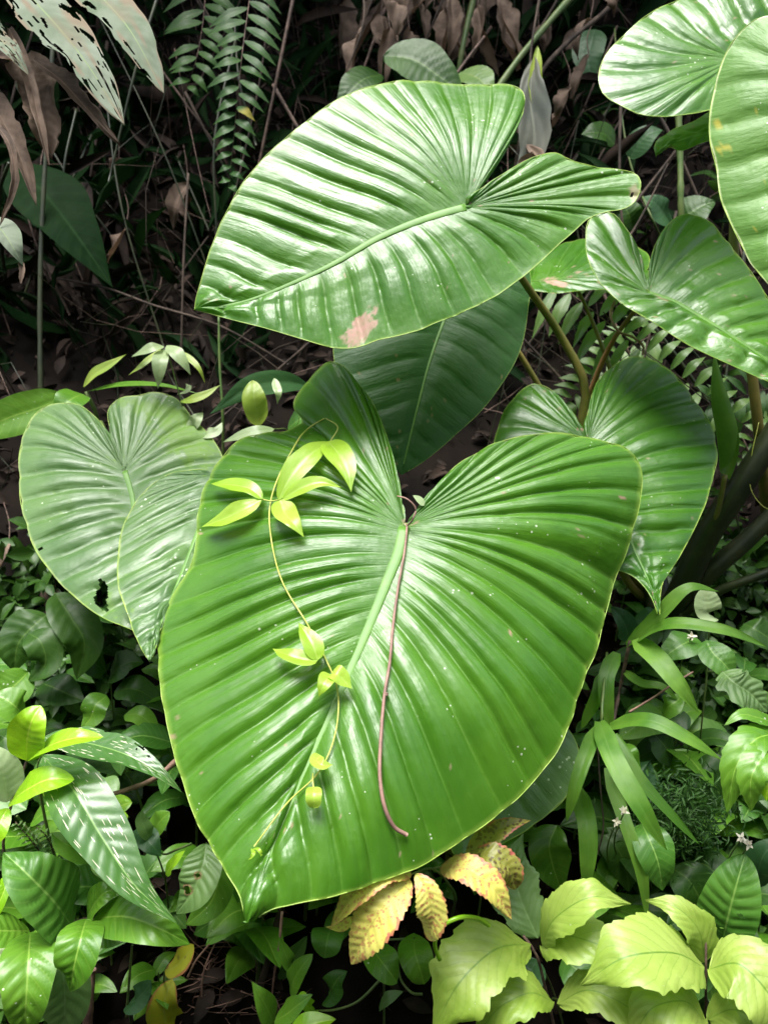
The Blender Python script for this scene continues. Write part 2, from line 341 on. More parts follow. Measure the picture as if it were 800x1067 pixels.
# dead leaves on the bank
n = 15000
x = rng.uniform(-2.6, 2.6, n); y = rng.uniform(1.1, 4.0, n); z = ground(x, y)+rng.uniform(0, .05, n)
mb = MB(); ax = norm(rng.normal(size=(n, 3))*np.array([1, .7, .7])); nn = norm(np.array([0, -.7, .7])+rng.normal(size=(n, 3))*.5)
leafbits(mb, np.stack([x, y, z], 1), rng.uniform(.012, .06, n), ax, nn, .45, .35)
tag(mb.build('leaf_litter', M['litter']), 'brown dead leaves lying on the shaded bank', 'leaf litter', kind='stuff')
mb = MB(); rt = np.random.default_rng(77)
for i in range(1500):
    x0, y0 = rt.uniform(-2.4, 2.4), rt.uniform(1.9, 3.6); z0 = float(ground(x0, y0)); L = rt.uniform(.12, .6); dv = norm(rt.normal(size=3)*np.array([.8, .35, .9])+np.array([0, -.1, .5]))
    p0 = np.array([x0, y0, z0-.02]); p2 = p0+dv*L; p1 = (p0+p2)/2+rt.normal(size=3)*L*.2
    tube(mb, [p0, p1, p2], rt.uniform(.0006, .0030), .0006, n=6, seg=4, mi=int(rt.integers(0, 3)))
tag(mb.build('dry_stems', [M['bark'], M['petdark'], M['twig']]), 'dense tangle of thin dry stems over the shaded bank', 'dry stems', kind='stuff')
# dim narrow foliage filling the back of the thicket
n = 4200
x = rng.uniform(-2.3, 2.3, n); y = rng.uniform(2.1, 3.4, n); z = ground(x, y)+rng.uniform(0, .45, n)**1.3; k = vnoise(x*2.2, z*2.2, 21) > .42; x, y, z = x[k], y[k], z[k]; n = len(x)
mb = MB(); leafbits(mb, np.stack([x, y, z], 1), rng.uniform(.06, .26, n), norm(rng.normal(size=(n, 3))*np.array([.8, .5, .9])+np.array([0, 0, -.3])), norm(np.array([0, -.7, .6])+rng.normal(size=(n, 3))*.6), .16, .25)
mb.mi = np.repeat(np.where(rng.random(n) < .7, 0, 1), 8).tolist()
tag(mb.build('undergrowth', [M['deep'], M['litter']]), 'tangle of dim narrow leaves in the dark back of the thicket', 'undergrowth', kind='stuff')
# low green growth on the lower bank
n = 13000
x = rng.uniform(-1.5, 1.5, n*3); y = rng.uniform(.95, 2.3, n*3)
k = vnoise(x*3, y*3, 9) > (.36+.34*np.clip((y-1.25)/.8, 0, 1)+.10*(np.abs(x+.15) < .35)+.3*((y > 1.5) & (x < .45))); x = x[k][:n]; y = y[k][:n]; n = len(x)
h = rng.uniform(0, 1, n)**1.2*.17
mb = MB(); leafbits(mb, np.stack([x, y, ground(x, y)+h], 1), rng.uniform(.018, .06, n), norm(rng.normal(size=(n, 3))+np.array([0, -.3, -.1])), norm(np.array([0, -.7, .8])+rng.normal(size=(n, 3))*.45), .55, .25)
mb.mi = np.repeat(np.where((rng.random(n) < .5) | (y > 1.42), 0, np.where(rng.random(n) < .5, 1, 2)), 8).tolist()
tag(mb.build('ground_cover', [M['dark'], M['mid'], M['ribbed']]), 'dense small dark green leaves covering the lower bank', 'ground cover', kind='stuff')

# unseen trees, added above the view so their crowns shade the thicket
def tree(x, y, h, r, seed, nl, label, low, name='added_shade_tree', leafsize=.16):
    g = float(ground(x, y)); t = thing(name, (x, y, g), label, 'tree', None)
    rg = np.random.default_rng(seed)
    m1 = MB(); tube(m1, [(x, y, g-.15), (x+.05, y+.03, g+h*.4), (x-.04, y-.05, g+h*.8), (x, y, g+h)], .10, .05, n=16, seg=10, wob=.3)
    m1.build('trunk', M['bark'], t)
    m2 = MB(); cz = max(low+r*.35, g+h)
    c = rg.normal(size=(nl, 3)); c = norm(c)*(rg.uniform(.15, 1, (nl, 1))**.5)*np.array([r, r, r*.42]); c += np.array([x, y, cz])
    kk = vnoise(c[:, 0]*1.6+seed, c[:, 1]*1.6, seed) > .12; c = c[kk]
    for i in range(5):
        a = i*1.26+seed; tube(m1 if False else m2, [(x, y, g+h*.9), (x+.5*r*math.cos(a), y+.5*r*math.sin(a), cz), (x+.85*r*math.cos(a), y+.85*r*math.sin(a), cz+.1)], .035, .01, n=10, seg=6, mi=1)
    leafbits(m2, c, rg.uniform(.6, 1.3, len(c))*leafsize, norm(rg.normal(size=(len(c), 3))), norm(rg.normal(size=(len(c), 3))*.6+np.array([0, 0, 1])), .5, .2)
    m2.build('crown', [M['canopy'], M['bark']], t)
G_ = 'trees above the view'
for i, (x, y, h, r, low, nl) in enumerate([(-1.9, 3.35, 1.3, 1.8, 3.0, 5200), (.1, 3.6, 1.1, 2.0, 3.05, 6500), (2.1, 3.4, 1.3, 1.8, 3.0, 5200), (-.6, 5.6, 2.0, 2.4, 5, 3000), (2.2, 6.0, 2.0, 2.4, 5.2, 3000), (-3.6, 5.0, 2.5, 2.3, 5, 2600)]):
    tree(x, y, h, r, 20+i, nl, ['unseen tree added above the left side to shade the thicket', 'unseen tree added above the middle to shade the thicket', 'unseen tree added above the right side to shade the thicket',
         'unseen far tree added up the bank behind the middle for shade', 'unseen far tree added up the bank on the right for shade', 'unseen far tree added up the bank on the left for shade'][i], low)
for i, (x, y) in enumerate([(-4.5, -4.5), (-1.5, -5.2), (1.6, -4.8), (4.6, -4.4), (-6, -.5), (6, -.6)]):  # more unseen trees, added to block low sky light around the camera
    tree(x, y, 1.2, 2.3, 40+i, 4200, ['unseen tree added across the path, far left, to block low sky', 'unseen tree added across the path, left of middle, to block low sky', 'unseen tree added across the path, right of middle, to block low sky', 'unseen tree added across the path, far right, to block low sky',
         'unseen tree added beside the path on the left to block low sky', 'unseen tree added beside the path on the right to block low sky'][i], 1.3)

# ------------------------------------------------------------------ big heart-shaped leaves
def bez(Mp, C, E, v): return ((1-v)**2)[..., None]*Mp + (2*v*(1-v))[..., None]*C + (v*v)[..., None]*E
class Surf: pass
def heart(parent, left, right, mid, dfun, mat, nv=20, amp=.16, w0=.42, pw=1.5, bulge=.12, edge=lambda w, v, side: 0, holes=None, marks=None,
          ribr=(.0045, .0012), label=None, arch=.02, seed=0, marginr=.0006, spv=9, nvv=44, ribmat='rib', foldamp=.1):
    """outline points (bearing x, y) from the sinus round each lobe to the tip; dfun gives real distance"""
    left = np.array(left, float); right = np.array(right, float); mid = np.array(mid, float)
    mb = MB(); mid_s = catmull(mid, 200); tipdir = norm(mid[-1]-mid[0]); allpx = []; alld = []
    for side, mg in ((0, left), (1, right)):
        nu = nv*spv+1; W = np.linspace(0, 1, nu); V = np.linspace(0, 1, nvv)
        E = catmull(mg, nu)
        wob = (vnoise(W*34, np.full(nu, side+.5), seed+3)-.5)*foldamp*20
        nrm2 = np.stack([-np.gradient(E[:, 1]), np.gradient(E[:, 0])], 1); nrm2 = norm(nrm2)
        E = E+nrm2*(wob*np.clip(W*8, 0, 1)*np.clip((1-W)*8, 0, 1))[:, None]
        w0_ = w0[side] if isinstance(w0, tuple) else w0; pw_ = pw[side] if isinstance(pw, tuple) else pw
        xx = np.clip((W-w0_)/(1-w0_), 0, 1); m = .68*xx**1.8+.32*xx**6 if pw_ == 'fan' else xx**pw_
        Mp = np.stack([np.interp(m, np.linspace(0, 1, 200), mid_s[:, k]) for k in (0, 1)], 1)
        ln = np.linalg.norm(E-Mp, axis=1)
        C = Mp+(E-Mp)*.5-tipdir*(bulge*np.clip((W-.08)/.25, 0, 1)*ln)[:, None]
        WW, VV = np.meshgrid(W, V, indexing='ij')
        px = bez(Mp[:, None], C[:, None], E[:, None], VV)
        d = dfun(px[..., 0], px[..., 1])+edge(WW, VV, side)
        d = d-arch*np.sin(np.pi*np.clip(VV, 0, 1))*np.clip(ln/250, 0, 1)[:, None]
        q = P(px[..., 0], px[..., 1], d)
        n_ = norm(np.cross(np.gradient(q, axis=0), np.gradient(q, axis=1)))
        if side == 1: n_ = -n_
        view = norm(CAM-q); sgn = np.sign(np.mean(np.sum(n_*view, -1))); n_ = n_*sgn
        # smooth normals where the grid is degenerate
        n_[:, 0] = n_[:, 1]
        sp_ = np.linalg.norm(np.gradient(q, axis=0), axis=-1)*spv
        jit = (vnoise(W*nv*.6, np.full(nu, side*7.3), seed)-.5)*.75
        ph = (W*nv+jit)[:, None]+.05*np.sin(VV*7+W[:, None]*9)
        s1 = np.abs(np.sin(np.pi*ph)); s2 = np.abs(np.sin(2*np.pi*ph+.4))
        va = .45+.95*vnoise(np.floor(ph)*1.37, VV*2, seed+5)
        prof = (s1**.5)*va+.20*(s2**.55)*vnoise(np.floor(ph)*2.1+5, VV*3, seed+6)*1.6*np.clip(VV*3-.6, 0, 1)
        hgt = amp*sp_*(prof-.55*np.clip(VV*3, 0, 1))*(1-.72*VV**5)*np.clip(VV/.22, 0, 1)**1.3
        hgt = np.clip(hgt, -.014, .014)
        big = (vnoise(px[..., 0]/90+seed, px[..., 1]/90, seed+8)-.5)*.012*np.clip(VV*2, 0, 1)
        q = q+n_*(hgt+big)[..., None]
        keep = None; mk = np.zeros(WW.shape)
        NRM = n_[20:-20, 2:nvv//3].reshape(-1, 3).mean(0)
        if holes:
            hc = np.zeros(WW.shape)
            for (hx, hy, ra, rb) in holes:
                e = np.sqrt(((px[..., 0]-hx)/ra)**2+((px[..., 1]-hy)/rb)**2)*(1+.5*(vnoise(px[..., 0]/5, px[..., 1]/5, 2)-.5))
                hc = np.maximum(hc, (e < 1)*1.0)
            c4 = (hc[:-1, :-1]+hc[1:, :-1]+hc[1:, 1:]+hc[:-1, 1:])/4; keep = c4 < .5
        rm = np.random.default_rng(seed+side*50); idx = rm.integers(0, px.shape[0]*px.shape[1], 11); ff = px.reshape(-1, 2)[idx]
        marks_ = list(marks or [])+[(float(a), float(b), rm.uniform(.7, 2.2), rm.uniform(.7, 1.6), rm.uniform(0, 180), rm.uniform(.3, .8)) for a, b in ff]
        if marks_:
            for (hx, hy, ra, rb, ang, kk) in marks_:
                dx = px[..., 0]-hx; dy = px[..., 1]-hy; ca, sa = math.cos(math.radians(ang)), math.sin(math.radians(ang))
                e = np.sqrt(((dx*ca+dy*sa)/ra)**2+((-dx*sa+dy*ca)/rb)**2)+.7*(vnoise(px[..., 0]/5, px[..., 1]/5, 4)-.5)+.5*(vnoise(px[..., 0]/2.2, px[..., 1]/2.2, 8)-.5)
                mk = np.maximum(mk, np.clip((1.05-e)*4, 0, 1)*kk*(.6+.5*vnoise(px[..., 0]/3, px[..., 1]/3, 6)))
        u_ = ph/20
        f = gridfaces(nu, nvv, keep)
        if side == 0: f = f[:, ::-1]
        mb.add(q, f, np.stack([np.broadcast_to(u_, WW.shape), VV], -1), mk)
        allpx.append(px.reshape(-1, 2)); alld.append(unproj(q.reshape(-1, 3))[2])
        if marginr:
            tube(mb, q[::6, -1], marginr, marginr, n=len(q[::6])*3, seg=6, mi=1)
    blade = mb.build('leaf', [mat, M_edge], parent, label)
    ms = catmull(mid, 40); k = int(40*.97)
    dm = dfun(ms[:, 0], ms[:, 1])-.0010
    r = MB(); tube(r, P(ms[:, 0], ms[:, 1], dm)[:k], ribr[0], ribr[1], n=60, seg=10, flat=.16, nrm=NRM)
    r.build('midrib', M[ribmat], blade)
    s = Surf(); s.px = np.concatenate(allpx); s.d = np.concatenate(alld); s.o = blade
    def at(x, y, lift=.004):
        i = np.argsort(np.sum((s.px-np.array([x, y]))**2, 1))[:14]; return float(s.d[i].min())-lift
    s.at = at
    return s
M_edge = plain_mat('leaf_margin', (.16, .27, .03), (.26, .36, .06), 30, .35, .0)
def petiole(leaf, pts, r0, r1, mat='petiole'):
    mb = MB(); ptube(mb, pts, r0, r1, seg=12, n=30); return mb.build('petiole', M[mat], leaf)
def gp(px, py, off=0): # ground point -> (px,py,d)
    p = hit(px, py, off); a, b, c = unproj(p); return (float(a), float(b), float(c))

# --- the front plant: the giant leaf hanging in front
pf = thing('elephant_ear_plant', hit(470, 900), 'plant whose giant heart-shaped leaf hangs in front with a vine lying on it', 'plant', 'elephant ear plants')
FL = [(421.5,549),(417,525),(413,497),(406,468),(391,429),(373,401),(358,384),(346,378),(330,389),(315,405),(306,424),(314,438),(300,447),(277,449),(253,456),(229,480),(213,508),(205,545),(201,580),(184,611),(170.6,635),(166,662),(169,704),(174,745),(184,793),(205,855),(232,903),(252,937),(258,964)]
FR = [(421.5,549),(428,543),(435,533),(452,508),(473,487),(507,466.6),(542,457),(572,453),(604,456),(631,462),(652,469),(664,482),(667,501),(662,532),(650,572),(640,607),(631,642),(621,676),(607,711),(597,745),(580,779),(556,814),(521,848),(480,879),(439,903),(391,920),(349,933),(301,943),(275,950),(258,964)]
FM = [(421,549),(415,575),(404,603),(380,662),(356,717),(330,775),(300,845),(272,915),(259,962)]
def fd(x, y):
    t = (y-549)
    d = 1.14-.00084*t+.00000042*np.maximum(t, 0)**2
    side = (x-421+.38*t)        # distance across the midrib
    return d+.0000009*side**2
front = heart(pf, FL, FR, FM, fd, M['big'], nv=27, amp=.30, w0=(.46, .41), pw='fan', bulge=.13, seed=1, arch=.012, ribr=(.0085, .002), spv=14, nvv=64,
              edge=lambda w, v, s: .035*v**3*np.exp(-((w-.62)/.25)**2)+(.05*v**4*np.exp(-((w-.27)/.05)**2) if s == 0 else .045*v**5*np.exp(-((w-.42)/.1)**2)),
              marks=[(646,519,3,2,0,.9),(532,659,2.5,2,0,.9),(187,748,3,3,0,.5),(180,768,3,2,0,.6),(300,588,2,2,0,.6),(560,720,2,1.5,0,.7),(470,800,2,2,0,.5),(600,560,2,1.5,0,.6)],
              label='giant heart-shaped leaf hanging at the front')
g = gp(470, 905)
petiole(front.o, [(421,549,1.142),(430,552,1.20),(450,620,1.30),(470,760,1.36),(470,870,1.42),g], .006, .011)

# --- main plant: upper leaf, shaded leaf, right leaves
pm = thing('elephant_ear_plant', hit(690, 640), 'plant with a broad glossy leaf across the top middle and more leaves on the right', 'plant', 'elephant ear plants')
UL = [(485.5,216),(492,203),(505,180),(521,157),(534,137),(544,120),(548,105),(543,92),(531,86),(505,86),(472,84),(440,81.5),(407,84.5),(375,94),(342,111),(310,135),(284,157),(261,183),(242,213),(225,248),(212,288),(205,312),(203,323)]
UR = [(485.5,216),(498,201),(518,187),(544,171),(563,163),(580,161),(596,169),(622,175),(648,178),(664,184),(667,193),(665,203),(655,215),(635,219),(615,226),(596,242),(570,265),(544,287),(518,307),(485,323),(453,336),(420,347),(394,353),(368,362),(342,360),(310,352),(264,340),(232,331),(214,326),(203,323)]
UM = [(485,216),(462,222),(440,229),(394,248),(349,274),(300,297),(255,314),(204,323)]
def ud(x, y): return 1.18-.00040*(y-216)-.00005*(x-485)+.0000004*(x-400)**2
upper = heart(pm, UL, UR, UM, ud, M['big'], nv=24, amp=.20, w0=(.58, .42), pw=(1.5, 1.4), bulge=.10, seed=4, arch=.003, ribr=(.0065, .0012), spv=15, nvv=56,
              edge=lambda w, v, s: (.05*v**3*np.exp(-((w-.35)/.2)**2) if s == 0 else -.015*v**4*np.exp(-((w-.3)/.08)**2)),
              marks=[(374,343,24,11,-50,1), (661,202,5,7,0,.55)], holes=[(659,203,2.3,1.5)], label='broad glossy leaf at the top middle')
SL = [(480,290),(470,270),(440,262),(400,275),(365,310),(348,350),(352,392),(372,430),(392,462),(408,484),(418,495)]
SR = [(480,290),(495,268),(525,265),(547,275),(552,290),(550,322),(541,366),(524,398),(492,437),(459,466),(436,484),(418,495)]
SM = [(480,290),(462,335),(448,375),(436,420),(426,460),(418,494)]
shade = heart(pm, SL, SR, SM, lambda x, y: 1.46-.0006*(y-290), M['bigshade'], nv=15, amp=.09, w0=.35, pw=1.2, bulge=.1, seed=9, arch=.02, ribr=(.003, .001), marginr=.0004, ribmat='rib',
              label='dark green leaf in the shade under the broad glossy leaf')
RL = [(612,461),(607,454),(599,435),(586,417),(569,403),(555,398),(541,408),(526,427),(517,449),(514,475),(522,520),(550,565),(590,588),(625,592),(645,595),(658,600),(670,611),(679,626),(685,641)]
RR = [(612,461),(612,435),(616,412),(626,392),(642,378),(661,371),(680,376),(702,391),(718,411),(733,431),(743,453),(745.6,473),(742,499),(732,532),(717,563),(699,593),(688,611),(685,641)]
RM = [(612,461),(628,500),(646,540),(664,580),(677,610),(685,638)]
rmid = heart(pm, RL, RR, RM, lambda x, y: 1.40-.0011*(y-461)+.0000012*(x-640)**2, M['big'], nv=18, amp=.28, w0=.38, pw=1.3, bulge=.12, seed=12, arch=.02, ribr=(.004, .001),
             label='glossy heart-shaped leaf on the right, partly behind the giant leaf')
XL = [(675,305),(673,299),(667,272),(657,248),(645,232),(632,221),(619,223),(611.5,238),(610,256),(614,276),(626,296),(646,316),(669,331),(697,347),(728,364),(760,379),(800,397),(835,410),(858,420)]
XR = [(675,305),(676,291),(679,268),(687,246),(701,230),(716,225),(736,232),(752,248),(768,268),(783,287),(800,311),(825,340),(845,380),(858,420)]
XM = [(675,305),(700,313),(730,330),(765,352),(800,376),(835,403),(857,419)]
rup = heart(pm, XL, XR, XM, lambda x, y: 1.36-.0009*(y-305)+.0000010*(x-700)**2, M['big'], nv=13, amp=.2, w0=.38, pw=1.3, bulge=.06, seed=17, arch=.006, ribr=(.004, .001),
            marks=[(690,312,10,3,30,.5)], label='heart-shaped leaf reaching to the right edge')
YL = [(590,289),(600,285),(640,280),(672,284),(676,273),(660,258),(636,254),(610,251),(587,255),(565,266),(552,282),(549,293)]
YR = [(590,289),(602,291),(640,288),(690,287),(680,294),(650,301),(625,304),(600,305),(579,306),(560,303),(550,300),(549,293)]
YM = [(590,289),(578,291),(564,292),(550,293)]
rback = heart(pm, YL, YR, YM, lambda x, y: 1.58-.0030*(y-289), M['big'], nv=9, amp=.15, w0=.4, pw=1.2, bulge=.05, seed=19, arch=.01, ribr=(.002, .0006), marginr=.0004, nvv=24,
              marks=[(580,295,16,4,15,1)], label='small leaf with a brown torn patch behind the heart-shaped leaf')
base = gp(690, 640)
J = (606, 440, 1.52)
petiole(upper.o, [(485.5,216,1.225),(505,235,1.30),(550,300,1.42),(585,352,1.48),(610,405,1.50),J,(640,560,1.58),base], .0045, .013)
petiole(rup.o, [(675,305,1.365),(668,315,1.40),(640,352,1.46),(618,400,1.52),(604,450,1.56),(640,580,1.62),base], .0035, .010, 'petred')
petiole(rmid.o, [(612,461,1.402),(606,462,1.46),(612,500,1.52),(650,600,1.62),base], .004, .010)
petiole(shade.o, [(480,290,1.462),(500,310,1.52),(560,400,1.6),(620,520,1.66),base], .004, .010)
petiole(rback.o, [(590,289,1.582),(600,300,1.62),(640,400,1.68),(670,560,1.70),base], .003, .008)
# thick shaded leaf stalks of the same plant at its foot on the right, and one young rolled leaf
for pts, r, lab in (([(830,415,1.50),(775,500,1.52),(735,560,1.56),(705,625,1.62),base], .026, 'thick dark stalk'), ([(840,500,1.55),(780,560,1.58),(735,600,1.6),(700,640,1.66)], .019, 'thick dark stalk'), ([(850,575,1.5),(790,600,1.53),(750,615,1.56),(710,640,1.62)], .009, 'thin dark stalk')):
    mb = MB(); ptube(mb, pts, r*.8, r*1.1, seg=14, n=30); mb.build('stalk', M['petdark'], pm)
for pts, r in (([(690,640,1.66),(680,600,1.68),(668,560,1.7)], .03),):
    mb = MB(); ptube(mb, pts+[(650,500,1.74)], r, .012, seg=14, n=20); mb.build('stem', M['petdark'], pm)

# ------------------------------------------------------------------ other leaves: centre line, width, outline kind
def prof(kind, t):
    t = np.clip(t, 0, 1)
    if kind == 'ovate': return np.sin(np.pi*t**.78)**.75*(1-.25*t**6)
    if kind == 'ellip': return np.sin(np.pi*t)**.62
    if kind == 'lance': return np.sin(np.pi*t**.8)**.95*(1-.3*t**3)*1.05
    if kind == 'strap': return np.clip(t*5+.25, 0, 1)**.6*(1-t**5)**.9*(1-.15*t)
    if kind == 'obov': return np.sin(np.pi*t**1.25)**.75
    if kind == 'round': return np.sqrt(np.clip(1-(2*t-1)**2, 0, 1))**.9
    if kind == 'drip': return np.sin(np.pi*t**.62)**.85*(1-.45*np.clip((t-.75)/.25, 0, 1))
def leafgeo(mb, c, Wd, kind='ovate', roll=0., cup=.12, nveins=10, vamp=.03, slope=.35, serr=None, wavy=.04, hole=None, n=34, m=13, seed=0, hint=None, lobe=0., markf=None, ragged=0., crinkle=0., tip=0):
    """c: world centre line points; Wd full width in metres"""
    c = catmull(np.asarray(c, float), n) if len(c) > 2 else np.asarray(c[0])+(np.asarray(c[1])-np.asarray(c[0]))*np.linspace(0, 1, n)[:, None]
    L = np.linalg.norm(np.diff(c, axis=0), axis=1).sum()
    T = norm(np.gradient(c, axis=0)); view = norm(CAM-c.mean(0)); h = norm(view*.75+np.array([0, 0, .65])) if hint is None else norm(np.array(hint, float))
    S = norm(np.cross(T, h)); Nn = norm(np.cross(S, T))
    a = math.radians(roll); S, Nn = S*math.cos(a)+Nn*math.sin(a), Nn*math.cos(a)-S*math.sin(a)
    t = np.linspace(0, 1, n); s = np.linspace(-1, 1, m); TT, SS = np.meshgrid(t, s, indexing='ij')
    wd = prof(kind, TT)*Wd*.5
    wd = wd*(1+.07*(vnoise(TT*5+seed, np.sign(SS)*3, seed+1)-.5)*2)
    if tip: wd = wd*(1-.55*np.clip((TT-.72)/.28, 0, 1)**.8)
    if crinkle: wd = wd*(1+crinkle*2*(vnoise(TT*7+seed, np.sign(SS)*3+seed, seed+4)-.5)+crinkle*(vnoise(TT*17+seed, np.sign(SS)*3+seed, seed+9)-.5))
    if serr: wd = wd*(1+serr[1]*(((TT*serr[0]) % 1)-.5)*np.abs(SS)**2)
    if ragged: wd = wd*(1-ragged*np.clip(vnoise(TT*14+seed, np.sign(SS)*5, seed+2)-.35, 0, 1)*np.abs(SS))
    q = c[:, None]+S[:, None]*(SS*wd)[..., None]
    z = cup*np.abs(SS)**1.3*wd+wavy*Wd*(vnoise(TT*4+seed*1.7, SS*1.5+9, seed+6)-.5)*2*np.abs(SS)
    ph = nveins*(TT-np.abs(SS)*slope/nveins*4)
    z = z+vamp*Wd*(np.abs(np.sin(np.pi*ph))**.8)*np.clip(np.abs(SS)*5, 0, 1)*(1-.7*np.abs(SS)**4)*np.clip(TT*6, 0, 1)*np.clip((1-TT)*5, 0, 1)
    q = q+Nn[:, None]*z[..., None]
    if lobe: q = q-T[:, None]*(lobe*Wd*np.abs(SS)**1.5*np.clip(1-TT*2.5, 0, 1)**1.5)[..., None]
    keep = None; mk = np.zeros(TT.shape)
    if hole:
        hv = hole(TT, SS); keep = ((hv[:-1, :-1]+hv[1:, 1:]+hv[1:, :-1]+hv[:-1, 1:])/4 < .5)
    if markf: mk = markf(TT, SS)
    mb.add(q, gridfaces(n, m, keep), np.stack([TT, SS], -1), mk)
    return q
def pl(parent, pix, Wpx, mat, kind='ovate', d=None, label=None, name='leaf', **k):
    """one leaf of a plant; pix = bearings (x, y[, distance])"""
    pix = [(*q, d) if len(q) == 2 else q for q in pix]; a = np.array(pix, float)
    k.setdefault('seed', int(abs(a[0, 0]*7+a[-1, 1]*3)) % 997)
    mb = MB(); leafgeo(mb, P(a[:, 0], a[:, 1], a[:, 2]), Wpx*a[:, 2].mean()/F, kind, **k)
    return mb.build(name, M[mat], parent, label)
def stem(parent, pix, r0, r1=None, mat='stem', d=None, name='stem', n=None, seg=7):
    pix = [(*q, d) if len(q) == 2 else q for q in pix]; mb = MB(); ptube(mb, pix, r0, r1, n=n, seg=seg); return mb.build(name, M[mat], parent)
def plant(px, py, label, cat='plant', name='plant', group=None, loc=None):
    return thing(name, hit(px, py) if loc is None else loc, label, cat, group)

# rolled young leaf (belongs to the main plant)
mb = MB()
n_, m_ = 40, 15; t = np.linspace(0, 1, n_); th = np.linspace(-.2, 5.2, m_)
pc = np.array([(744,372),(747,400),(752,430),(757,455),(757,480),(754,500)], float); cc = catmull(np.c_[pc, np.full(6, 1.5)], n_)
wc = P(cc[:, 0], cc[:, 1], cc[:, 2]); rad = .024*np.sin(np.pi*np.clip(t*.86+.06, 0, 1))**.9*(t**.4)+.002
ring = wc[:, None]+rad[:, None, None]*(np.cos(th)[None, :, None]*(1-.08*th/5)[None, :, None]*RGT+np.sin(th)[None, :, None]*np.array([0, 1, 0]))
ring[..., 2] += (.03*(th/5.2)[None]*(t[:, None]))
mb.add(ring, gridfaces(n_, m_), np.stack(np.meshgrid(t, th/5, indexing='ij'), -1))
rl = mb.build('rolled_leaf', M['strap'], pm, 'young rolled-up leaf')
petiole(rl, [(755,495,1.5),(748,530,1.52),(735,570,1.56),(710,630,1.62)], .0045, .007)

# --- top right plant
pt = thing('elephant_ear_plant', hit(800, 560), 'plant on the right edge whose three leaves fill the top right corner', 'plant', 'elephant ear plants')
AL = [(765,62),(760,75),(755,100),(748,115),(735,116),(713,119),(695,121),(677,120),(660,115),(648,109),(638,103),(628,95),(623,79),(629,60),(650,37),(677,16),(705,0),(740,-22),(790,-50),(840,-70),(880,-60)]
AR = [(765,62),(772,75),(785,100),(810,110),(850,95),(880,60),(900,20),(900,-30),(880,-60)]
AM = [(765,62),(790,35),(820,0),(850,-30),(879,-59)]
la = heart(pt, AL, AR, AM, lambda x, y: 1.30-.0008*(y-60), M['big'], nv=15, amp=.22, w0=.62, pw=1.2, bulge=.04, seed=23, arch=.02, ribr=(.004, .001), label='glossy leaf in the top right corner')
BL = [(845,75),(835,45),(818,26),(800,20),(783,26),(768,39),(756,59),(746,87),(740,118),(739,142),(745,165),(748,197),(757,224),(771,252),(783,276),(800,296),(830,325),(862,352)]
BR = [(845,75),(860,45),(890,40),(920,80),(935,150),(930,230),(905,300),(880,335),(862,352)]
BM = [(845,75),(850,120),(856,190),(860,270),(862,351)]
lb = heart(pt, BL, BR, BM, lambda x, y: 1.00+.0000-.0002*(y-75)+.0005*np.maximum(0, 800-x), M['biglight'], nv=11, amp=.13, w0=.35, pw=1.1, bulge=-.02, seed=27, arch=.02, ribr=(.004, .001),
           marks=[(747,131,4,3,0,.8), (755,156,9,4,0,.7), (752,158,3,9,0,.5)], label='pale green leaf cut by the right edge')
CL = [(800,120),(790,112),(770,111),(745,115),(720,128),(700,136),(685,146),(681,152),(683,163)]
CR = [(800,120),(805,135),(800,150),(780,152),(755,150),(741,146),(722,152),(708,156),(698,153),(690,158),(683,163)]
CM = [(800,120),(770,128),(735,138),(705,147),(684,160)]
lc = heart(pt, CL, CR, CM, lambda x, y: 1.40+0*x-.0012*(y-135), M['strap'], nv=9, amp=.14, w0=.2, pw=1.1, bulge=.05, seed=29, arch=.01, ribr=(.002, .0006), marginr=.0004, nvv=24, label='narrow bright leaf tip under the glossy corner leaf')
b2 = gp(800, 565)
petiole(la.o, [(765,62,1.302),(772,80,1.36),(768,180,1.46),(764,260,1.50),(775,330,1.54),(790,450,1.6),b2], .007, .012)
petiole(lb.o, [(845,75,1.0),(850,85,1.06),(855,250,1.25),(840,420,1.45),b2], .005, .011)
petiole(lc.o, [(800,120,1.402),(810,130,1.45),(815,300,1.55),b2], .003, .009)

# --- left plant
pL = thing('elephant_ear_plant', hit(190, 690), 'plant with two dusty heart-shaped leaves left of the giant leaf, one with holes', 'plant', 'elephant ear plants')
LL = [(130,491),(124,478),(113,454),(100,436),(85,425),(64,421),(46,426),(32,443),(24,465),(22,493),(25,525),(31,554),(43,582),(60,604),(82,625),(107,643),(130,653),(152,664)]
LR = [(130,491),(132,482),(123,461),(116,440),(115.5,425),(123,417),(142,413),(160,409),(180,413),(199,433),(221,457),(233,479),(232,510),(220,560),(200,610),(175,645),(152,664)]
LM = [(130,491),(136,510),(142,545),(147,590),(150,630),(152,662)]
lv = heart(pL, LL, LR, LM, lambda x, y: 1.42-.0013*(y-491)+.0000014*(x-130)**2, M['bigold'], nv=17, amp=.28, w0=.42, pw=1.3, bulge=.10, seed=33, arch=.02, ribr=(.005, .001),
           holes=[(44.5,573,2.4,2.8),(107,621,6.5,14)], marks=[(190,452,42,22,40,.75),(165,428,38,8,10,.6),(110,628,10,12,0,.4)], label='dusty heart-shaped leaf with holes')
KL = [(222,495),(215,489),(205,487),(196,488),(174,493),(153,507),(135,529),(126,550),(123,582),(124,611),(133,639),(142,664),(149,678),(156,690)]
KR = [(222,495),(235,488),(262,500),(275,535),(265,580),(235,620),(200,645),(172,650),(164,665),(162,680),(156,690)]
KM = [(222,495),(212,535),(196,580),(178,625),(164,660),(157,688)]
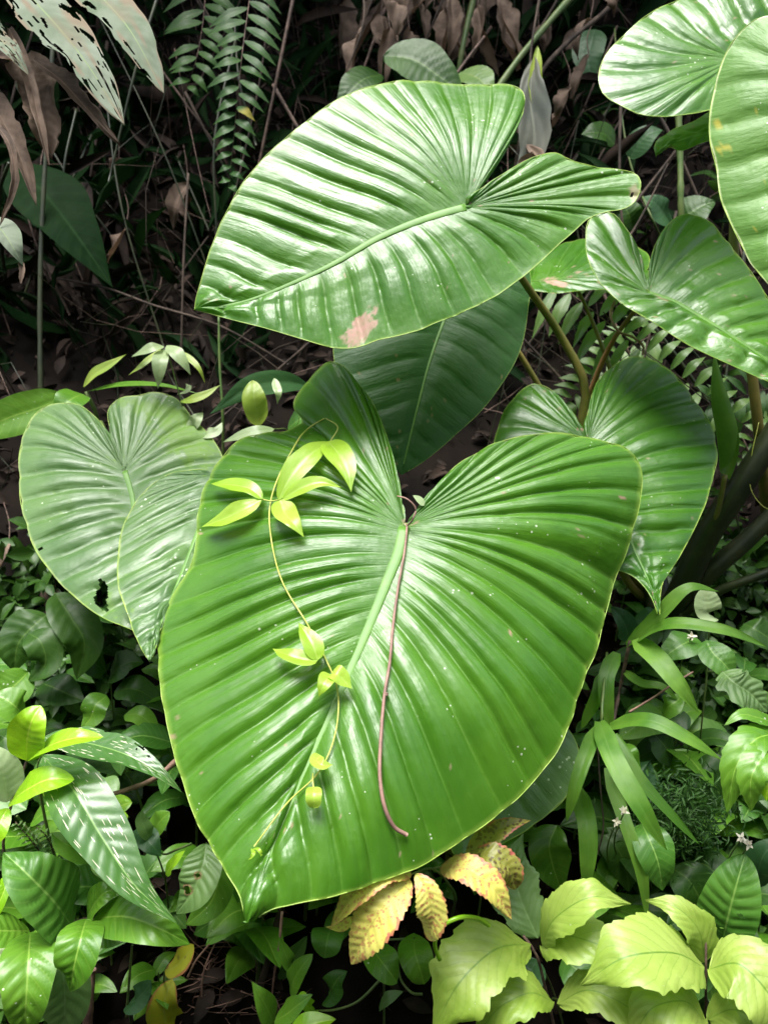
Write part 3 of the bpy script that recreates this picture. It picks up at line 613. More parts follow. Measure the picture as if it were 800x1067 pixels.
lk = heart(pL, KL, KR, KM, lambda x, y: 1.32-.0012*(y-495)+.000001*(x-200)**2, M['bigold'], nv=17, amp=.28, w0=.38, pw=1.3, bulge=.12, seed=37, arch=.02, ribr=(.004, .001),
           label='smaller heart-shaped leaf tucked beside the giant leaf')
b3 = gp(190, 700)
petiole(lv.o, [(130,491,1.422),(122,478,1.47),(105,440,1.56),(110,450,1.60),(150,560,1.66),b3], .004, .008, 'stem')
petiole(lk.o, [(222,495,1.302),(228,500,1.36),(225,600,1.46),b3], .004, .008, 'stem')

# --- dull leaf low behind the giant leaf
pD = thing('elephant_ear_plant', hit(560, 900), 'low plant whose dull grey-green leaf shows under the lower right edge of the giant leaf', 'plant', 'elephant ear plants')
DL = [(540,730),(555,745),(585,755),(600,775),(601,800),(590,828),(568,850),(543,868),(522,880),(500,892),(482,900)]
DR = [(540,730),(520,720),(495,730),(470,765),(460,810),(462,860),(470,885),(482,900)]
DM = [(540,730),(530,770),(515,820),(498,865),(483,898)]
ld = heart(pD, DL, DR, DM, lambda x, y: 1.26-.0006*(y-760), M['bigold'], nv=10, amp=.08, w0=.3, pw=1.2, bulge=.08, seed=41, arch=.01, ribr=(.003, .001), marginr=.0005, nvv=30, label='dull grey-green leaf')
petiole(ld.o, [(540,730,1.28),(545,735,1.32),(550,820,1.40),gp(560, 900)], .004, .007, 'stem')

# ------------------------------------------------------------------ climbing vine and fallen twig on the giant leaf
A = front.at
v = thing('climbing_vine', P(345, 690, A(345, 690)), 'thin yellow-green vine with paired young leaves climbing over the giant leaf', 'vine')
vp = [(338,436),(318,449),(303,472),(286,508),(281,530),(285,575),(295,608),(320,650),(340,688),(351,716),(352,748),(344,782),(331,806),(300,836),(265,882)]
stem(v, [(x, y, A(x, y, .0055)) for x, y in catmull(np.array(vp, float), 40)], .0012, .0009, 'vinestem', n=140)
stem(v, [(272,520,A(272,520,.012)),(283,522,A(283,522,.012)),(294,520,A(294,520,.014))], .0009, mat='vinestem', name='tendril')
stem(v, [(326,806,A(326,806,.008)),(326,815,A(326,815,.012)),(327,823,A(327,823,.012))], .0009, mat='vinestem', name='tendril')
stem(v, [(340,436,A(340,436,.01)),(352,446,A(352,446,.014)),(344,460,A(344,460,.016))], .0009, mat='vinestem', name='tendril')
def vl(pts, wd, kind='ovate', lift=(.008, .026), **k):
    n = len(pts); L = [lift[0]+(lift[1]-lift[0])*math.sin(math.pi*min(1, .15+.7*i/(n-1))) for i in range(n)]
    pl(v, [(x, y, A(x, y, l)) for (x, y), l in zip(pts, L)], wd, 'vineleaf', kind, nveins=5, vamp=.02, cup=.25, n=24, m=9, **k)
vl([(274,520),(262,510),(240,505),(220,504)], 19); vl([(273,521),(255,530),(235,540),(210,549)], 23, 'lance')
vl([(290,521),(303,497),(322,475),(343,460)], 27, 'ellip'); vl([(294,521),(315,508),(335,503),(356,508)], 18, 'lance')
vl([(292,521),(297,535),(306,545),(317,560)], 26, 'drip'); vl([(342,460),(352,472),(362,490),(366,513)], 29, 'drip')
vl([(331,688),(327,675),(320,662),(311,649)], 21, 'drip'); vl([(331,688),(316,687),(302,683),(284,676)], 19, 'drip')
vl([(345,702),(350,702),(357,708),(367,718)], 20, 'drip'); vl([(346,704),(341,707),(337,714),(332,726)], 18, 'drip')
vl([(334,787),(330,792),(335,797),(347,797)], 16, 'drip'); vl([(327,820),(327,827),(327,833),(327,842)], 17, 'round')
vl([(262,884),(264,890),(262,893),(258,896)], 4, 'lance'); vl([(264,884),(270,886),(272,889),(272,893)], 4, 'lance')
tw = thing('fallen_twig', P(408, 700, A(408, 700)), 'thin brown curved twig lying down the middle of the giant leaf', 'twig')
tp = [(424,547),(422,570),(415,610),(409,655),(406,690),(401,720),(397,765),(396,812),(400,838),(407,856),(415,866),(424,870)]
o = stem(tw, [(x, y, A(x, y, .0045)) for x, y in catmull(np.array(tp, float), 24)], .0015, .0024, 'pink', n=120, seg=8)
stem(tw, [(402,722,A(402,722,.004)),(402,725,A(402,725,.004))], .0032, .0026, 'pink', name='knot', n=5)
stem(tw, [(414,517,1.13),(424,520,1.12),(433,530,1.12),(430,541,1.12),(424,548,A(424,548,.004))], .0011, .0014, 'pink', name='tendril')
pl(tw, [(442,527,1.15),(437,521,1.15),(430,516,1.15)], 8, 'pale', 'ovate', n=10, m=5)

# ------------------------------------------------------------------ spotted plant under the giant leaf
s = plant(450, 930, 'sprig of yellow leaves speckled and blotched dark red under the edge of the giant leaf', name='spotted_plant')
node = (450, 905, 1.03)
stem(s, [(428,911,.95), node, (470,925,1.12), gp(470, 960)], .0012, .0025, 'stem')
stem(s, [(500,888,1.08),(470,900,1.05), node], .001, .0014, 'stem', name='branch')
k = dict(serr=(16, .14), nveins=12, vamp=.05, cup=.15, n=60, m=15)
pl(s, [(429,911,.95),(400,909,.93),(372,930,.92),(345,966,.93)], 30, 'spot', 'ovate', **k)
pl(s, [(427,916,.945),(400,945,.92),(382,972,.92),(366,1005,.94)], 48, 'spot', 'ovate', **k)
pl(s, [(433,910,.94),(444,928,.93),(450,952,.93),(447,980,.95)], 31, 'spot', 'ellip', roll=-12, **k)
pl(s, [(458,905,1.0),(488,906,.97),(513,925,.96),(533,958,.97)], 34, 'spot', 'ovate', label='yellow leaf browning at its base', markf=lambda t, s_: np.clip(.9-2.2*t, 0, .8), **k)
pl(s, [(485,888,1.05),(508,872,1.04),(530,860,1.04),(553,855,1.05)], 24, 'spotdark', 'lance', label='dark olive leaf', **k)
pl(s, [(488,894,1.02),(512,893,1.0),(530,905,1.0),(537,927,1.01)], 32, 'spotdark', 'ellip', label='dark olive leaf', **k)
pl(s, [(368,955,.96),(356,966,.95),(339,966,.95)], 11, 'spot', 'lance', n=20, m=7)

# ------------------------------------------------------------------ lime plant, bottom right
l = plant(640, 1060, 'pale lime leafed plant spreading across the bottom right corner', name='lime_plant')
stem(l, [(545,975,1.10),(556,990,1.10),(568,1030,1.12),(580,1080,1.15), gp(600, 1085)], .0018, .0028, 'twig')
stem(l, [(735,955,1.04),(735,1005,1.04),(735,1060,1.08),(737,1100,1.15), gp(720, 1120)], .0014, .0028, 'twig')
stem(l, [(458,1000,1.0),(453,985,.99),(458,967,.98),(475,957,.98),(497,957,1.0),(509,964,1.02)], .0025, .003, 'bright', name='shoot')
k = dict(serr=(12, .08), nveins=10, vamp=.03, slope=.7, cup=.05, wavy=.08, n=80, m=19, crinkle=.16, tip=1)
pl(l, [(553,984,1.08),(515,990,1.03),(480,1022,1.0),(450,1075,1.0)], 77, 'lime', 'ellip', **k)
pl(l, [(564,984,1.08),(580,955,1.04),(615,935,1.02),(657,942,1.04)], 44, 'lime', 'ovate', **k)
pl(l, [(564,986,1.09),(590,975,1.05),(625,985,1.03),(665,1010,1.05)], 55, 'lime', 'ovate', **k)
pl(l, [(733,1008,1.03),(700,993,.99),(650,998,.97),(605,1027,.99)], 81, 'lime', 'ovate', label='broad pale lime leaf', **k)
pl(l, [(734,1003,1.05),(725,965,1.03),(703,945,1.03),(672,938,1.05)], 40, 'lime', 'ovate', **k)
pl(l, [(718,1010,1.08),(690,1028,1.06),(668,1035,1.05),(640,1070,1.06)], 53, 'lime', 'ovate', **k)
pl(l, [(737,1010,1.02),(770,1005,.99),(800,1035,.97),(820,1085,.98)], 79, 'lime', 'ovate', **k)
pl(l, [(576,1044,1.06),(550,1035,1.03),(520,1050,1.02),(495,1085,1.04)], 46, 'lime', 'ellip', **k)
pl(l, [(580,1046,1.06),(615,1032,1.03),(655,1050,1.01),(690,1085,1.03)], 51, 'lime', 'ellip', **k)
pl(l, [(733,1062,1.02),(710,1043,.99),(680,1050,.98),(655,1090,.99)], 62, 'lime', 'ovate', **k)
pl(l, [(737,1062,1.02),(765,1052,1.0),(800,1075,1.0),(830,1100,1.0)], 44, 'lime', 'ovate', **k)
pl(l, [(560,978,1.14),(540,930,1.16),(535,895,1.18),(545,868,1.2)], 54, 'dull', 'ovate', label='dull green upright leaf', **k)

# ------------------------------------------------------------------ bright shoot, left
s = plant(20, 1000, 'bright yellow-green seedling with glossy oval leaves at the left edge', name='seedling')
stem(s, [(28,793,1.08),(18,822,1.08),(9,850,1.08),(4,885,1.09),(14,915,1.10),(35,945,1.12),(62,970,1.14),(75,1010,1.2),gp(80, 1060)], .0018, .003, 'twig', n=60)
k = dict(nveins=9, vamp=.03, cup=.2, n=36, m=13)
pl(s, [(28,793,1.08),(29,770,1.06),(34,750,1.05),(43,735,1.06)], 43, 'bright', 'ellip', **k)
pl(s, [(31,792,1.08),(52,777,1.05),(80,769,1.04),(108,768,1.05)], 29, 'bright', 'ellip', roll=15, **k)
pl(s, [(11,836,1.08),(30,822,1.05),(52,812,1.04),(78,812,1.05)], 37, 'bright', 'ellip', **k)
pl(s, [(8,836,1.08),(6,818,1.07),(0,798,1.06),(-12,778,1.06)], 36, 'pale', 'ellip', label='pale grey-green leaf', **k)
pl(s, [(8,842,1.08),(4,850,1.07),(-2,862,1.06),(-10,882,1.06)], 24, 'bright', 'ellip', **k)
pl(s, [(2,915,1.10),(6,922,1.09),(0,940,1.08),(-8,960,1.08)], 14, 'bright', 'ellip', **k)

# ------------------------------------------------------------------ streaked plant
s = plant(150, 990, 'plant with two long dark strap leaves scarred with cream streaks on the left', name='streaked_plant')
k = dict(nveins=16, vamp=.015, cup=.18, n=110, m=31)
hh = lambda T, S: ((vnoise(T*38, S*7+3, 61) > .80) & (S < -.55) & (T > .2) & (T < .75))*1.0
pl(s, [(45,788,1.12),(78,825,1.05),(108,875,1.02),(143,925,1.0),(186,963,1.0)], 60, 'streak', 'lance', label='long streaked leaf pointing down', ragged=.0, **k)
pl(s, [(45,768,1.16),(95,775,1.12),(140,790,1.09),(170,808,1.08),(190,826,1.08)], 38, 'streak', 'lance', label='streaked leaf arching right', hole=hh, ragged=.25, **k)
stem(s, [(48,790,1.12),(40,780,1.16),(46,768,1.17)], .0015, .0018, 'stem', name='branch')
stem(s, [(46,785,1.14),(40,800,1.2),(60,900,1.3),gp(110, 990)], .002, .003, 'stem')

# ------------------------------------------------------------------ dark glossy shrub, bottom left
s = plant(80, 1060, 'low shrub with large glossy ribbed green leaves in the bottom left corner', name='shrub')
stem(s, [(62,968,1.12),(90,957,1.12),(100,958,1.12)], .002, .0016, 'twig', name='branch')
stem(s, [(66,966,1.12),(70,1000,1.2),gp(80, 1064)], .002, .003, 'twig')
k = dict(nveins=10, vamp=.05, cup=.12, n=50, m=17)
pl(s, [(75,965,1.10),(55,938,1.06),(30,912,1.04),(4,888,1.06)], 74, 'ribbed', 'ovate', **k)
pl(s, [(31,970,1.10),(15,970,1.08),(-10,970,1.06),(-40,972,1.06)], 38, 'mid', 'ellip', **k)
pl(s, [(32,972,1.08),(30,1000,1.02),(28,1035,1.0),(25,1085,1.02)], 54, 'mid', 'ovate', **k)
pl(s, [(90,958,1.07),(84,980,1.02),(78,1005,1.01),(73,1033,1.03)], 45, 'mid', 'ovate', **k)
pl(s, [(98,957,1.08),(135,956,1.04),(165,967,1.02),(198,984,1.04)], 50, 'mid', 'ovate', roll=-8, **k)
pl(s, [(60,985,1.14),(66,1015,1.10),(68,1045,1.10),(64,1090,1.12)], 50, 'dull', 'ovate', label='dull olive leaf', **k)
pl(s, [(112,925,1.16),(95,924,1.13),(75,925,1.12),(55,930,1.13)], 44, 'ribbed', 'ovate', **k)
pl(s, [(91,956,1.10),(100,940,1.08),(110,930,1.07),(127,924,1.08)], 36, 'mid', 'ovate', **k)
pl(s, [(98,962,1.14),(108,975,1.12),(118,980,1.12),(128,982,1.12)], 26, 'mid', 'ovate', **k)
pl(s, [(60,1000,1.2),(30,1010,1.2),(0,1030,1.2),(-20,1050,1.2)], 60, 'dull', 'ovate', **k)
pl(s, [(28,975,1.13),(10,990,1.12),(2,1010,1.12),(-4,1045,1.12)], 36, 'pale', 'ovate', label='pale shiny leaf', **k)
pl(s, [(90,905,1.19),(104,915,1.17),(118,925,1.16),(140,930,1.16)], 40, 'mid', 'ovate', **k)

# ------------------------------------------------------------------ small plants between
def small(px, py, label, leaves, stems=(), name='seedling', group=None, gl=None, cat='seedling'):
    s = plant(*(gl or (px, py)), label, cat, name, group)
    g = unproj(np.array(s.location)); g = tuple(float(q) for q in g)
    for st in stems: stem(s, st if st[-1] != 'g' else st[:-1]+[g], .0012, .002)
    for q in leaves:
        pts, wd, mat = q[:3]; kw = dict(q[4]) if len(q) > 4 else {}
        kw.setdefault('n', 26); kw.setdefault('m', 11); kw.setdefault('nveins', 8)
        pl(s, pts, wd, mat, q[3] if len(q) > 3 else 'ovate', **kw)
    return s
small(0,0,'sprig of rounded bright leaves above the low shrub', [([(97,890,1.12),(84,886,1.1),(70,880,1.09),(54,868,1.1)],31,'mid'), ([(75,862,1.14),(66,868,1.12),(55,868,1.12)],14,'bright'), ([(92,868,1.16),(85,862,1.14),(75,860,1.14),(62,850,1.14)],22,'bright'),([(85,850,1.18),(75,845,1.17),(60,838,1.17)],26,'dull'),([(66,845,1.18),(62,832,1.17),(58,822,1.17)],24,'mid')],
      [[(97,890,1.12),(80,897,1.12),(62,906,1.13),(80,960,1.25),'g'], [(97,890,1.12),(92,868,1.16),(85,850,1.18)]], gl=(110,1010))
small(0,0,'round bright leaf clump behind the streaked leaf', [([(122,862,1.2),(120,850,1.18),(126,840,1.17),(138,836,1.17)],32,'bright','ellip'), ([(100,815,1.26),(108,822,1.24),(118,832,1.23),(124,838,1.23)],34,'dull'),([(92,808,1.3),(98,820,1.28),(112,826,1.27),(128,830,1.27)],28,'ribbed')],
      [[(122,862,1.2),(126,900,1.3),'g'], [(100,815,1.26),(112,860,1.28),(125,890,1.29)]], gl=(130,990))
small(0,0,'light oval leaf standing beside a rounder green leaf right of the streaked leaf', [([(157,876,1.18),(152,865,1.17),(148,855,1.17),(147,845,1.17)],16,'dull','ellip'), ([(160,876,1.22),(162,865,1.21),(168,855,1.2),(177,846,1.2)],26,'mid','ellip'),([(139,866,1.2),(150,872,1.18),(158,880,1.17),(168,892,1.17)],28,'blue'),([(173,912,1.15),(178,903,1.14),(184,895,1.13),(193,886,1.13)],14,'bright')],
      [[(158,878,1.2),(170,890,1.22),(185,885,1.2),(200,879,1.2)], [(160,880,1.2),(172,915,1.28),'g']], gl=(178,985))
small(0,0,'plant with a drooping leaf eaten by two holes beside the giant leaf tip', [
      ([(215,879,1.14),(212,900,1.12),(203,925,1.11),(184,952,1.12)],42,'dull','ovate',dict(n=70,m=31,nveins=10,vamp=.04,hole=lambda T,S: ((((T-.62)/.055)**2+((S-.3)/.22)**2<1)|(((T-.40)/.03)**2+((S-.1)/.13)**2<1))*1.0, markf=lambda T,S: .8*((((T-.62)/.08)**2+((S-.3)/.32)**2<1)|(((T-.40)/.05)**2+((S-.1)/.22)**2<1)))),
      ([(226,892,1.18),(228,915,1.17),(220,940,1.17),(194,964,1.18)],38,'mid')], [[(215,879,1.14),(222,885,1.18),(235,920,1.3),'g']], gl=(235,985))
small(0,0,'upright spotted yellow-green leaf at the bottom left', [([(178,1080,1.3),(172,1060,1.27),(172,1042,1.26),(180,1020,1.27)],36,'yellow','ellip')], [[(178,1080,1.3),'g']], gl=(180,1100))
small(0,0,'single yellow leaf with brown blotches low on the left', [([(172,1012,1.22),(182,1008,1.21),(192,998,1.2),(202,984,1.2)],26,'yellow','ellip')], [[(172,1012,1.22),(170,1030,1.3),'g']], gl=(168,1050))
small(0,0,'small blue-green round leaf at the bottom left', [([(134,1046,1.25),(142,1042,1.23),(150,1034,1.23),(158,1022,1.23)],27,'blue','ellip')], [[(134,1046,1.25),(136,1060,1.32),'g']], gl=(138,1075))
small(0,0,'twining seedling with a lime curled leaf at the bottom middle', [
   ([(328,1053,1.16),(322,1050,1.14),(316,1042,1.14),(315,1033,1.15)],15,'bright','ellip',dict(cup=.6)), ([(303,1040,1.2),(306,1022,1.17),(314,1008,1.16),(326,994,1.16)],24,'mid','ellip'),([(305,1012,1.22),(300,1000,1.2),(295,988,1.2),(290,975,1.2)],17,'mid','lance'),
   ([(286,1064,1.16),(300,1056,1.14),(312,1046,1.13),(326,1036,1.13)],26,'mid','ovate'), ([(285,1066,1.18),(278,1050,1.16),(270,1036,1.15),(262,1022,1.15)],26,'mid','lance'), ([(300,1080,1.1),(315,1072,1.09),(330,1066,1.09),(350,1062,1.09)],26,'bright','ovate'),
   ([(290,1015,1.28),(300,1005,1.26),(312,990,1.25),(320,975,1.25)],24,'dark'),([(342,1040,1.24),(346,1030,1.22),(352,1020,1.22),(362,1012,1.22)],30,'ribbed')],
   [[(328,1053,1.16),(350,1052,1.13),(372,1044,1.12),(398,1019,1.12)], [(328,1053,1.16),(300,1068,1.2),'g'], [(303,1040,1.2),(292,1068,1.22)]], gl=(300,1090))
small(0,0,'pair of glossy heart leaves under the yellow speckled leaves', [([(386,985,1.12),(393,996,1.09),(402,1008,1.08),(414,1024,1.08)],34,'mid','ellip',dict(lobe=.25,vamp=.06)), ([(432,978,1.14),(432,992,1.11),(436,1006,1.1),(442,1026,1.1)],36,'mid','ellip',dict(lobe=.25,vamp=.06)),
   ([(345,968,1.25),(342,975,1.22),(340,985,1.21),(338,998,1.21)],34,'ribbed','ellip'), ([(395,1050,1.2),(405,1040,1.18),(412,1036,1.18),(420,1033,1.18)],16,'dull')],
   [[(386,985,1.12),(398,980,1.16),(432,978,1.14)], [(414,1005,1.17),(420,1025,1.13),(430,1035,1.12),(440,1036,1.12)], [(398,980,1.16),(400,1020,1.26),'g']], gl=(400,1080))
small(0,0,'seedling with dark ribbed leaves between the lime leaves', [([(560,1000,1.24),(550,1015,1.22),(538,1030,1.21),(528,1048,1.21)],40,'blue'),([(545,1000,1.25),(532,1000,1.23),(520,1010,1.22),(510,1030,1.22)],30,'mid'),([(585,1000,1.26),(600,1010,1.24),(612,1025,1.23),(622,1045,1.23)],44,'ribbed'),([(650,1045,1.24),(665,1030,1.22),(690,1030,1.21),(715,1045,1.21)],40,'blue')],
   [[(560,1000,1.24),(575,1030,1.3),'g'],[(650,1045,1.24),(610,1050,1.3),(575,1040,1.3)]], gl=(590,1080))
small(0,0,'dark oval leaf with small holes standing near the lower right edge', [([(752,984,1.14),(757,960,1.11),(766,925,1.10),(776,890,1.11)],60,'ribbed','ellip',dict(n=70,m=31,nveins=10,vamp=.04,hole=lambda T,S: (((vnoise(T*26,S*7,3)>.86)&(np.abs(S-.15)<.35)&(T>.15)&(T<.6)))*1.0))],
   [[(752,984,1.14),(748,1000,1.2),'g']], gl=(745,1040))
small(0,0,'half leaf with ribs cut by the right edge above the lime leaves', [([(790,925,1.16),(790,905,1.14),(796,890,1.13),(812,872,1.13)],36,'blue')], [[(790,925,1.16),(790,960,1.25),'g']], gl=(790,1010))
small(0,0,'drooping dark ribbed leaf below the strap leaves', [([(668,858,1.22),(676,875,1.19),(684,895,1.18),(690,928,1.19)],40,'ribbed','ovate',dict(nveins=9,vamp=.06)),([(700,905,1.28),(715,915,1.26),(730,940,1.26),(740,970,1.26)],50,'dark')], [[(668,858,1.22),(664,862,1.27),(675,900,1.34),'g'],[(700,905,1.28),(685,900,1.33)]], gl=(680,970))
small(0,0,'serrated bright green leaf cluster at the right edge', [
   ([(815,765,1.10),(785,772,1.06),(768,795,1.05),(757,847,1.06)],36,'mid','ovate',dict(serr=(10,.12),vamp=.06,n=50)), ([(812,780,1.07),(795,788,1.04),(783,808,1.03),(782,845,1.04)],34,'mid','ovate',dict(serr=(10,.12),vamp=.06,n=50)),
   ([(815,758,1.12),(790,748,1.09),(770,745,1.08),(754,756,1.08)],20,'mid','ovate',dict(serr=(10,.12))), ([(812,785,1.05),(806,800,1.04),(800,815,1.03),(798,835,1.03)],26,'bright','ovate',dict(serr=(10,.12)))],
   [[(815,762,1.10),(820,800,1.2),'g']], gl=(800,960))
small(0,0,'plant with ribbed oval leaves, one ragged, at the right under the dark stalks', [
   ([(738,645,1.32),(737,635,1.30),(736,625,1.30),(736,613,1.30)],27,'pale','round',dict(vamp=.06)), ([(735,667,1.28),(742,680,1.26),(752,690,1.25),(764,704,1.25)],34,'ribbed','ellip',dict(vamp=.07)),
   ([(752,700,1.24),(765,712,1.22),(780,722,1.22),(799,742,1.22)],46,'dull','ovate',dict(n=60,m=25,vamp=.05,nveins=10,ragged=.5)), ([(725,665,1.3),(710,672,1.28),(698,680,1.28),(688,690,1.28)],34,'ribbed','ovate'),
   ([(655,668,1.34),(652,655,1.33),(646,643,1.32),(636,632,1.32)],26,'blue','ovate'),([(690,640,1.38),(680,642,1.36),(668,648,1.36),(655,655,1.36)],24,'blue','ovate'),
   ([(775,650,1.4),(785,655,1.38),(800,665,1.38),(815,680,1.38)],34,'dark'),([(690,745,1.3),(698,735,1.28),(705,730,1.28),(712,722,1.28)],26,'mid')],
   [[(738,645,1.32),(737,690,1.34),(730,760,1.36),'g'], [(735,667,1.28),(736,680,1.33)], [(752,700,1.24),(738,700,1.34)], [(690,640,1.38),(720,660,1.37),(737,690,1.35)]], gl=(725,840))
small(0,0,'seedling with broad oval leaves behind the fine ferny tuft', [([(655,800,1.34),(665,808,1.32),(675,815,1.32),(690,820,1.32)],46,'blue'),([(720,800,1.36),(735,805,1.34),(745,820,1.34),(755,840,1.34)],50,'dark'),([(648,775,1.3),(655,785,1.28),(660,795,1.28),(668,805,1.28)],20,'mid'),([(700,790,1.4),(690,775,1.38),(680,765,1.38),(665,760,1.38)],40,'dark'),([(625,865,1.34),(640,880,1.32),(650,900,1.32),(655,930,1.32)],40,'dark'),([(580,860,1.34),(572,880,1.32),(575,900,1.32),(585,930,1.32)],44,'mid')],
   [[(655,800,1.34),(690,830,1.4),'g'],[(720,800,1.36),(690,830,1.4)],[(625,865,1.34),(660,880,1.4)],[(580,860,1.34),(640,885,1.42)]], gl=(690,910))
small(0,0,'glossy dark drooping leaves under the dusty leaf with holes', [([(58,618,1.5),(75,645,1.46),(88,668,1.45),(80,708,1.46)],46,'dark','ovate',dict(vamp=.06)), ([(50,640,1.52),(38,650,1.5),(20,670,1.49),(15,700,1.49)],50,'dark','ovate',dict(vamp=.06)), ([(30,660,1.45),(42,668,1.43),(48,690,1.43),(30,710,1.44)],36,'dark','ovate'),
   ([(30,700,1.45),(18,712,1.43),(5,722,1.42),(-15,730,1.42)],40,'mid','ovate',dict(roll=20)),([(45,712,1.5),(60,718,1.48),(75,725,1.48),(88,730,1.48)],40,'dark')],
   [[(58,618,1.5),(48,650,1.56),(45,720,1.6),'g']], gl=(50,760))
small(0,0,'dim leafy seedling in the gap left of the giant leaf', [([(115,705,1.5),(125,695,1.48),(135,690,1.48),(150,690,1.48)],34,'dark'),([(110,700,1.5),(98,690,1.48),(92,680,1.48),(88,670,1.48)],30,'dark'),([(120,720,1.48),(140,718,1.46),(155,725,1.46),(170,740,1.46)],32,'dark'),([(112,725,1.46),(100,735,1.44),(95,748,1.44),(85,760,1.44)],28,'mid'),([(130,745,1.44),(145,745,1.42),(158,755,1.42),(165,770,1.42)],22,'mid','lance')],
   [[(115,705,1.5),(118,740,1.54),'g']], gl=(125,790))
small(0,0,'seedling of small dim leaves below the glossy dark drooping leaves', [([(25,745,1.35),(15,735,1.33),(5,728,1.33),(-8,724,1.33)],36,'mid'),([(70,760,1.4),(80,768,1.38),(95,772,1.38),(115,770,1.38)],20,'dark'),([(45,790,1.3),(52,805,1.28),(50,822,1.27),(42,840,1.27)],34,'dark'),([(10,760,1.4),(5,770,1.38),(-5,778,1.38)],30,'dark')],
   [[(25,745,1.35),(50,780,1.42),'g'],[(70,760,1.4),(50,780,1.42)]], gl=(60,850))

# strap-leaved fern on the right
s = plant(640, 800, 'fern with long smooth strap fronds hanging and arching right of the giant leaf', 'fern', 'strap_fern')
k = dict(nveins=10, vamp=.012, cup=.15, wavy=.08, n=50, m=11)
straps = [([(624,752,1.20),(642,798,1.13),(668,842,1.10),(694,886,1.11)],27),([(622,758,1.20),(607,795,1.15),(598,822,1.14),(590,856,1.15)],19),([(635,757,1.2),(678,751,1.14),(714,768,1.12),(752,792,1.13)],21),
   ([(600,820,1.26),(611,860,1.2),(612,895,1.19),(610,930,1.2)],25),([(632,800,1.27),(652,860,1.2),(667,905,1.18),(674,958,1.19)],18),([(640,765,1.24),(665,810,1.2),(700,850,1.18),(728,880,1.19)],16),
   ([(652,672,1.3),(685,642,1.24),(718,612,1.22),(749,616,1.23)],19),([(660,668,1.28),(700,650,1.2),(752,656,1.17),(798,674,1.18)],19),([(662,666,1.27),(688,690,1.21),(708,715,1.19),(727,742,1.20)],26),([(642,680,1.3),(632,705,1.27),(632,735,1.26),(637,765,1.27)],20),
   ([(650,700,1.32),(670,712,1.29),(690,716,1.28),(706,730,1.28)],12),([(630,700,1.32),(622,725,1.3),(612,745,1.3),(605,760,1.3)],18)]
for pts, wd in straps: pl(s, pts, wd*.86, 'strap', 'strap', name='frond', **k)
stem(s, [(656,668,1.29),(645,720,1.33),(636,765,1.30),gp(640, 840)], .003, .004, 'twig')
stem(s, [(632,680,1.31),(626,755,1.22),(630,790,1.3)], .002, .003, 'stem', name='branch')

# ------------------------------------------------------------------ ferns
def fern(name, label, rach, L, wd, mat, pairs, d, side=(1, 1), loc=None, seedf=0, kind='lance', sweep=.35, serr=(7, .15), marks=(), tiplen=.35, tipd=0):
    s = thing(name, loc, label, 'fern'); rach = [(*q, d) if len(q) == 2 else q for q in rach]
    a = np.array(rach, float); c = catmull(a, pairs*2+2); mb = MB(); rg = np.random.default_rng(seedf)
    T = norm(np.gradient(c[:, :2], axis=0))
    for i in range(1, pairs*2+1):
        t = i/(pairs*2); sd = 1 if i % 2 else -1
        if side[0 if sd > 0 else 1] == 0: continue
        if rg.random() < .06: continue
        l = L*(1-(1-tiplen)*t**1.5)*(.8+.35*rg.random()); nrm = np.array([-T[i, 1], T[i, 0]])*sd
        di = norm(nrm*(1-sweep*.5)+T[i]*sweep+rg.normal(size=2)*.07)
        p0 = c[i]; p1 = p0[:2]+di*l*.5; g_ = np.array([0, 1.0]); p2 = p0[:2]+di*l+g_*l*.16
        q = P(np.array([p0[0], p1[0], p2[0]]), np.array([p0[1], p1[1], p2[1]]), np.array([p0[2], p0[2]-.015, p0[2]-.005]))
        leafgeo(mb, q, wd*(.8+.3*rg.random())*p0[2]/F*(1-.3*t), kind, nveins=8, vamp=.02, cup=.15, n=18, m=7, serr=serr, seed=i,
                markf=(lambda T_, S_: np.clip((T_-.25)*3, 0, .9)) if i in marks else None)
    fo = mb.build('frond', M[mat], s)
    r = MB(); ptube(r, rach, .0013, .0008, n=60, seg=6); r.build('rachis', M['twig'], fo)
    return s
fern('fern', 'dark fern frond hanging in the shade at the top left of the upper broad leaf', [(265,-40,1.9),(260,0,1.85),(252,60,1.8),(247,110,1.8),(243,150,1.8),(238,200,1.8)], 45, 12, 'fern', 17, 1.8, loc=P(270, -60, 2.0), seedf=3, marks=(22,), tiplen=.3)
fern('fern', 'pale green fern frond arching behind the reddish leaf stalk on the right', [(575,292,1.8),(600,310,1.75),(640,342,1.7),(690,380,1.68),(735,412,1.66),(790,455,1.65)], 52, 13, 'fernpale', 17, 1.7, loc=hit(560, 330), seedf=5, sweep=.1, tiplen=.5)
fern('fern', 'green fern frond low behind the brown leaf stalk', [(690,345,1.9),(650,365,1.86),(610,400,1.85),(580,430,1.85)], 46, 12, 'fernpale', 12, 1.8, loc=hit(690, 350), seedf=6, tiplen=.4)
fern('fern', 'dim fern frond beside the young rolled leaf at the right edge', [(840,400,1.8),(800,405,1.75),(765,415,1.74),(725,425,1.74),(700,430,1.75)], 44, 12, 'fern', 12, 1.8, loc=hit(830, 430), seedf=7, tiplen=.5)
fern('fern', 'dim fern frond at the right edge below the rolled leaf', [(850,430,1.8),(815,440,1.76),(785,458,1.74),(765,480,1.75)], 40, 12, 'fernpale', 10, 1.8, loc=hit(840, 460), seedf=8, tiplen=.5)
fern('fern', 'small feathery grey-green fern sprig above the low shrub on the left', [(48,900,1.14),(40,885,1.13),(28,870,1.12),(16,856,1.12)], 16, 4, 'dull', 9, 1.12, loc=hit(60, 1000), seedf=9, kind='strap', serr=None, tiplen=.5)
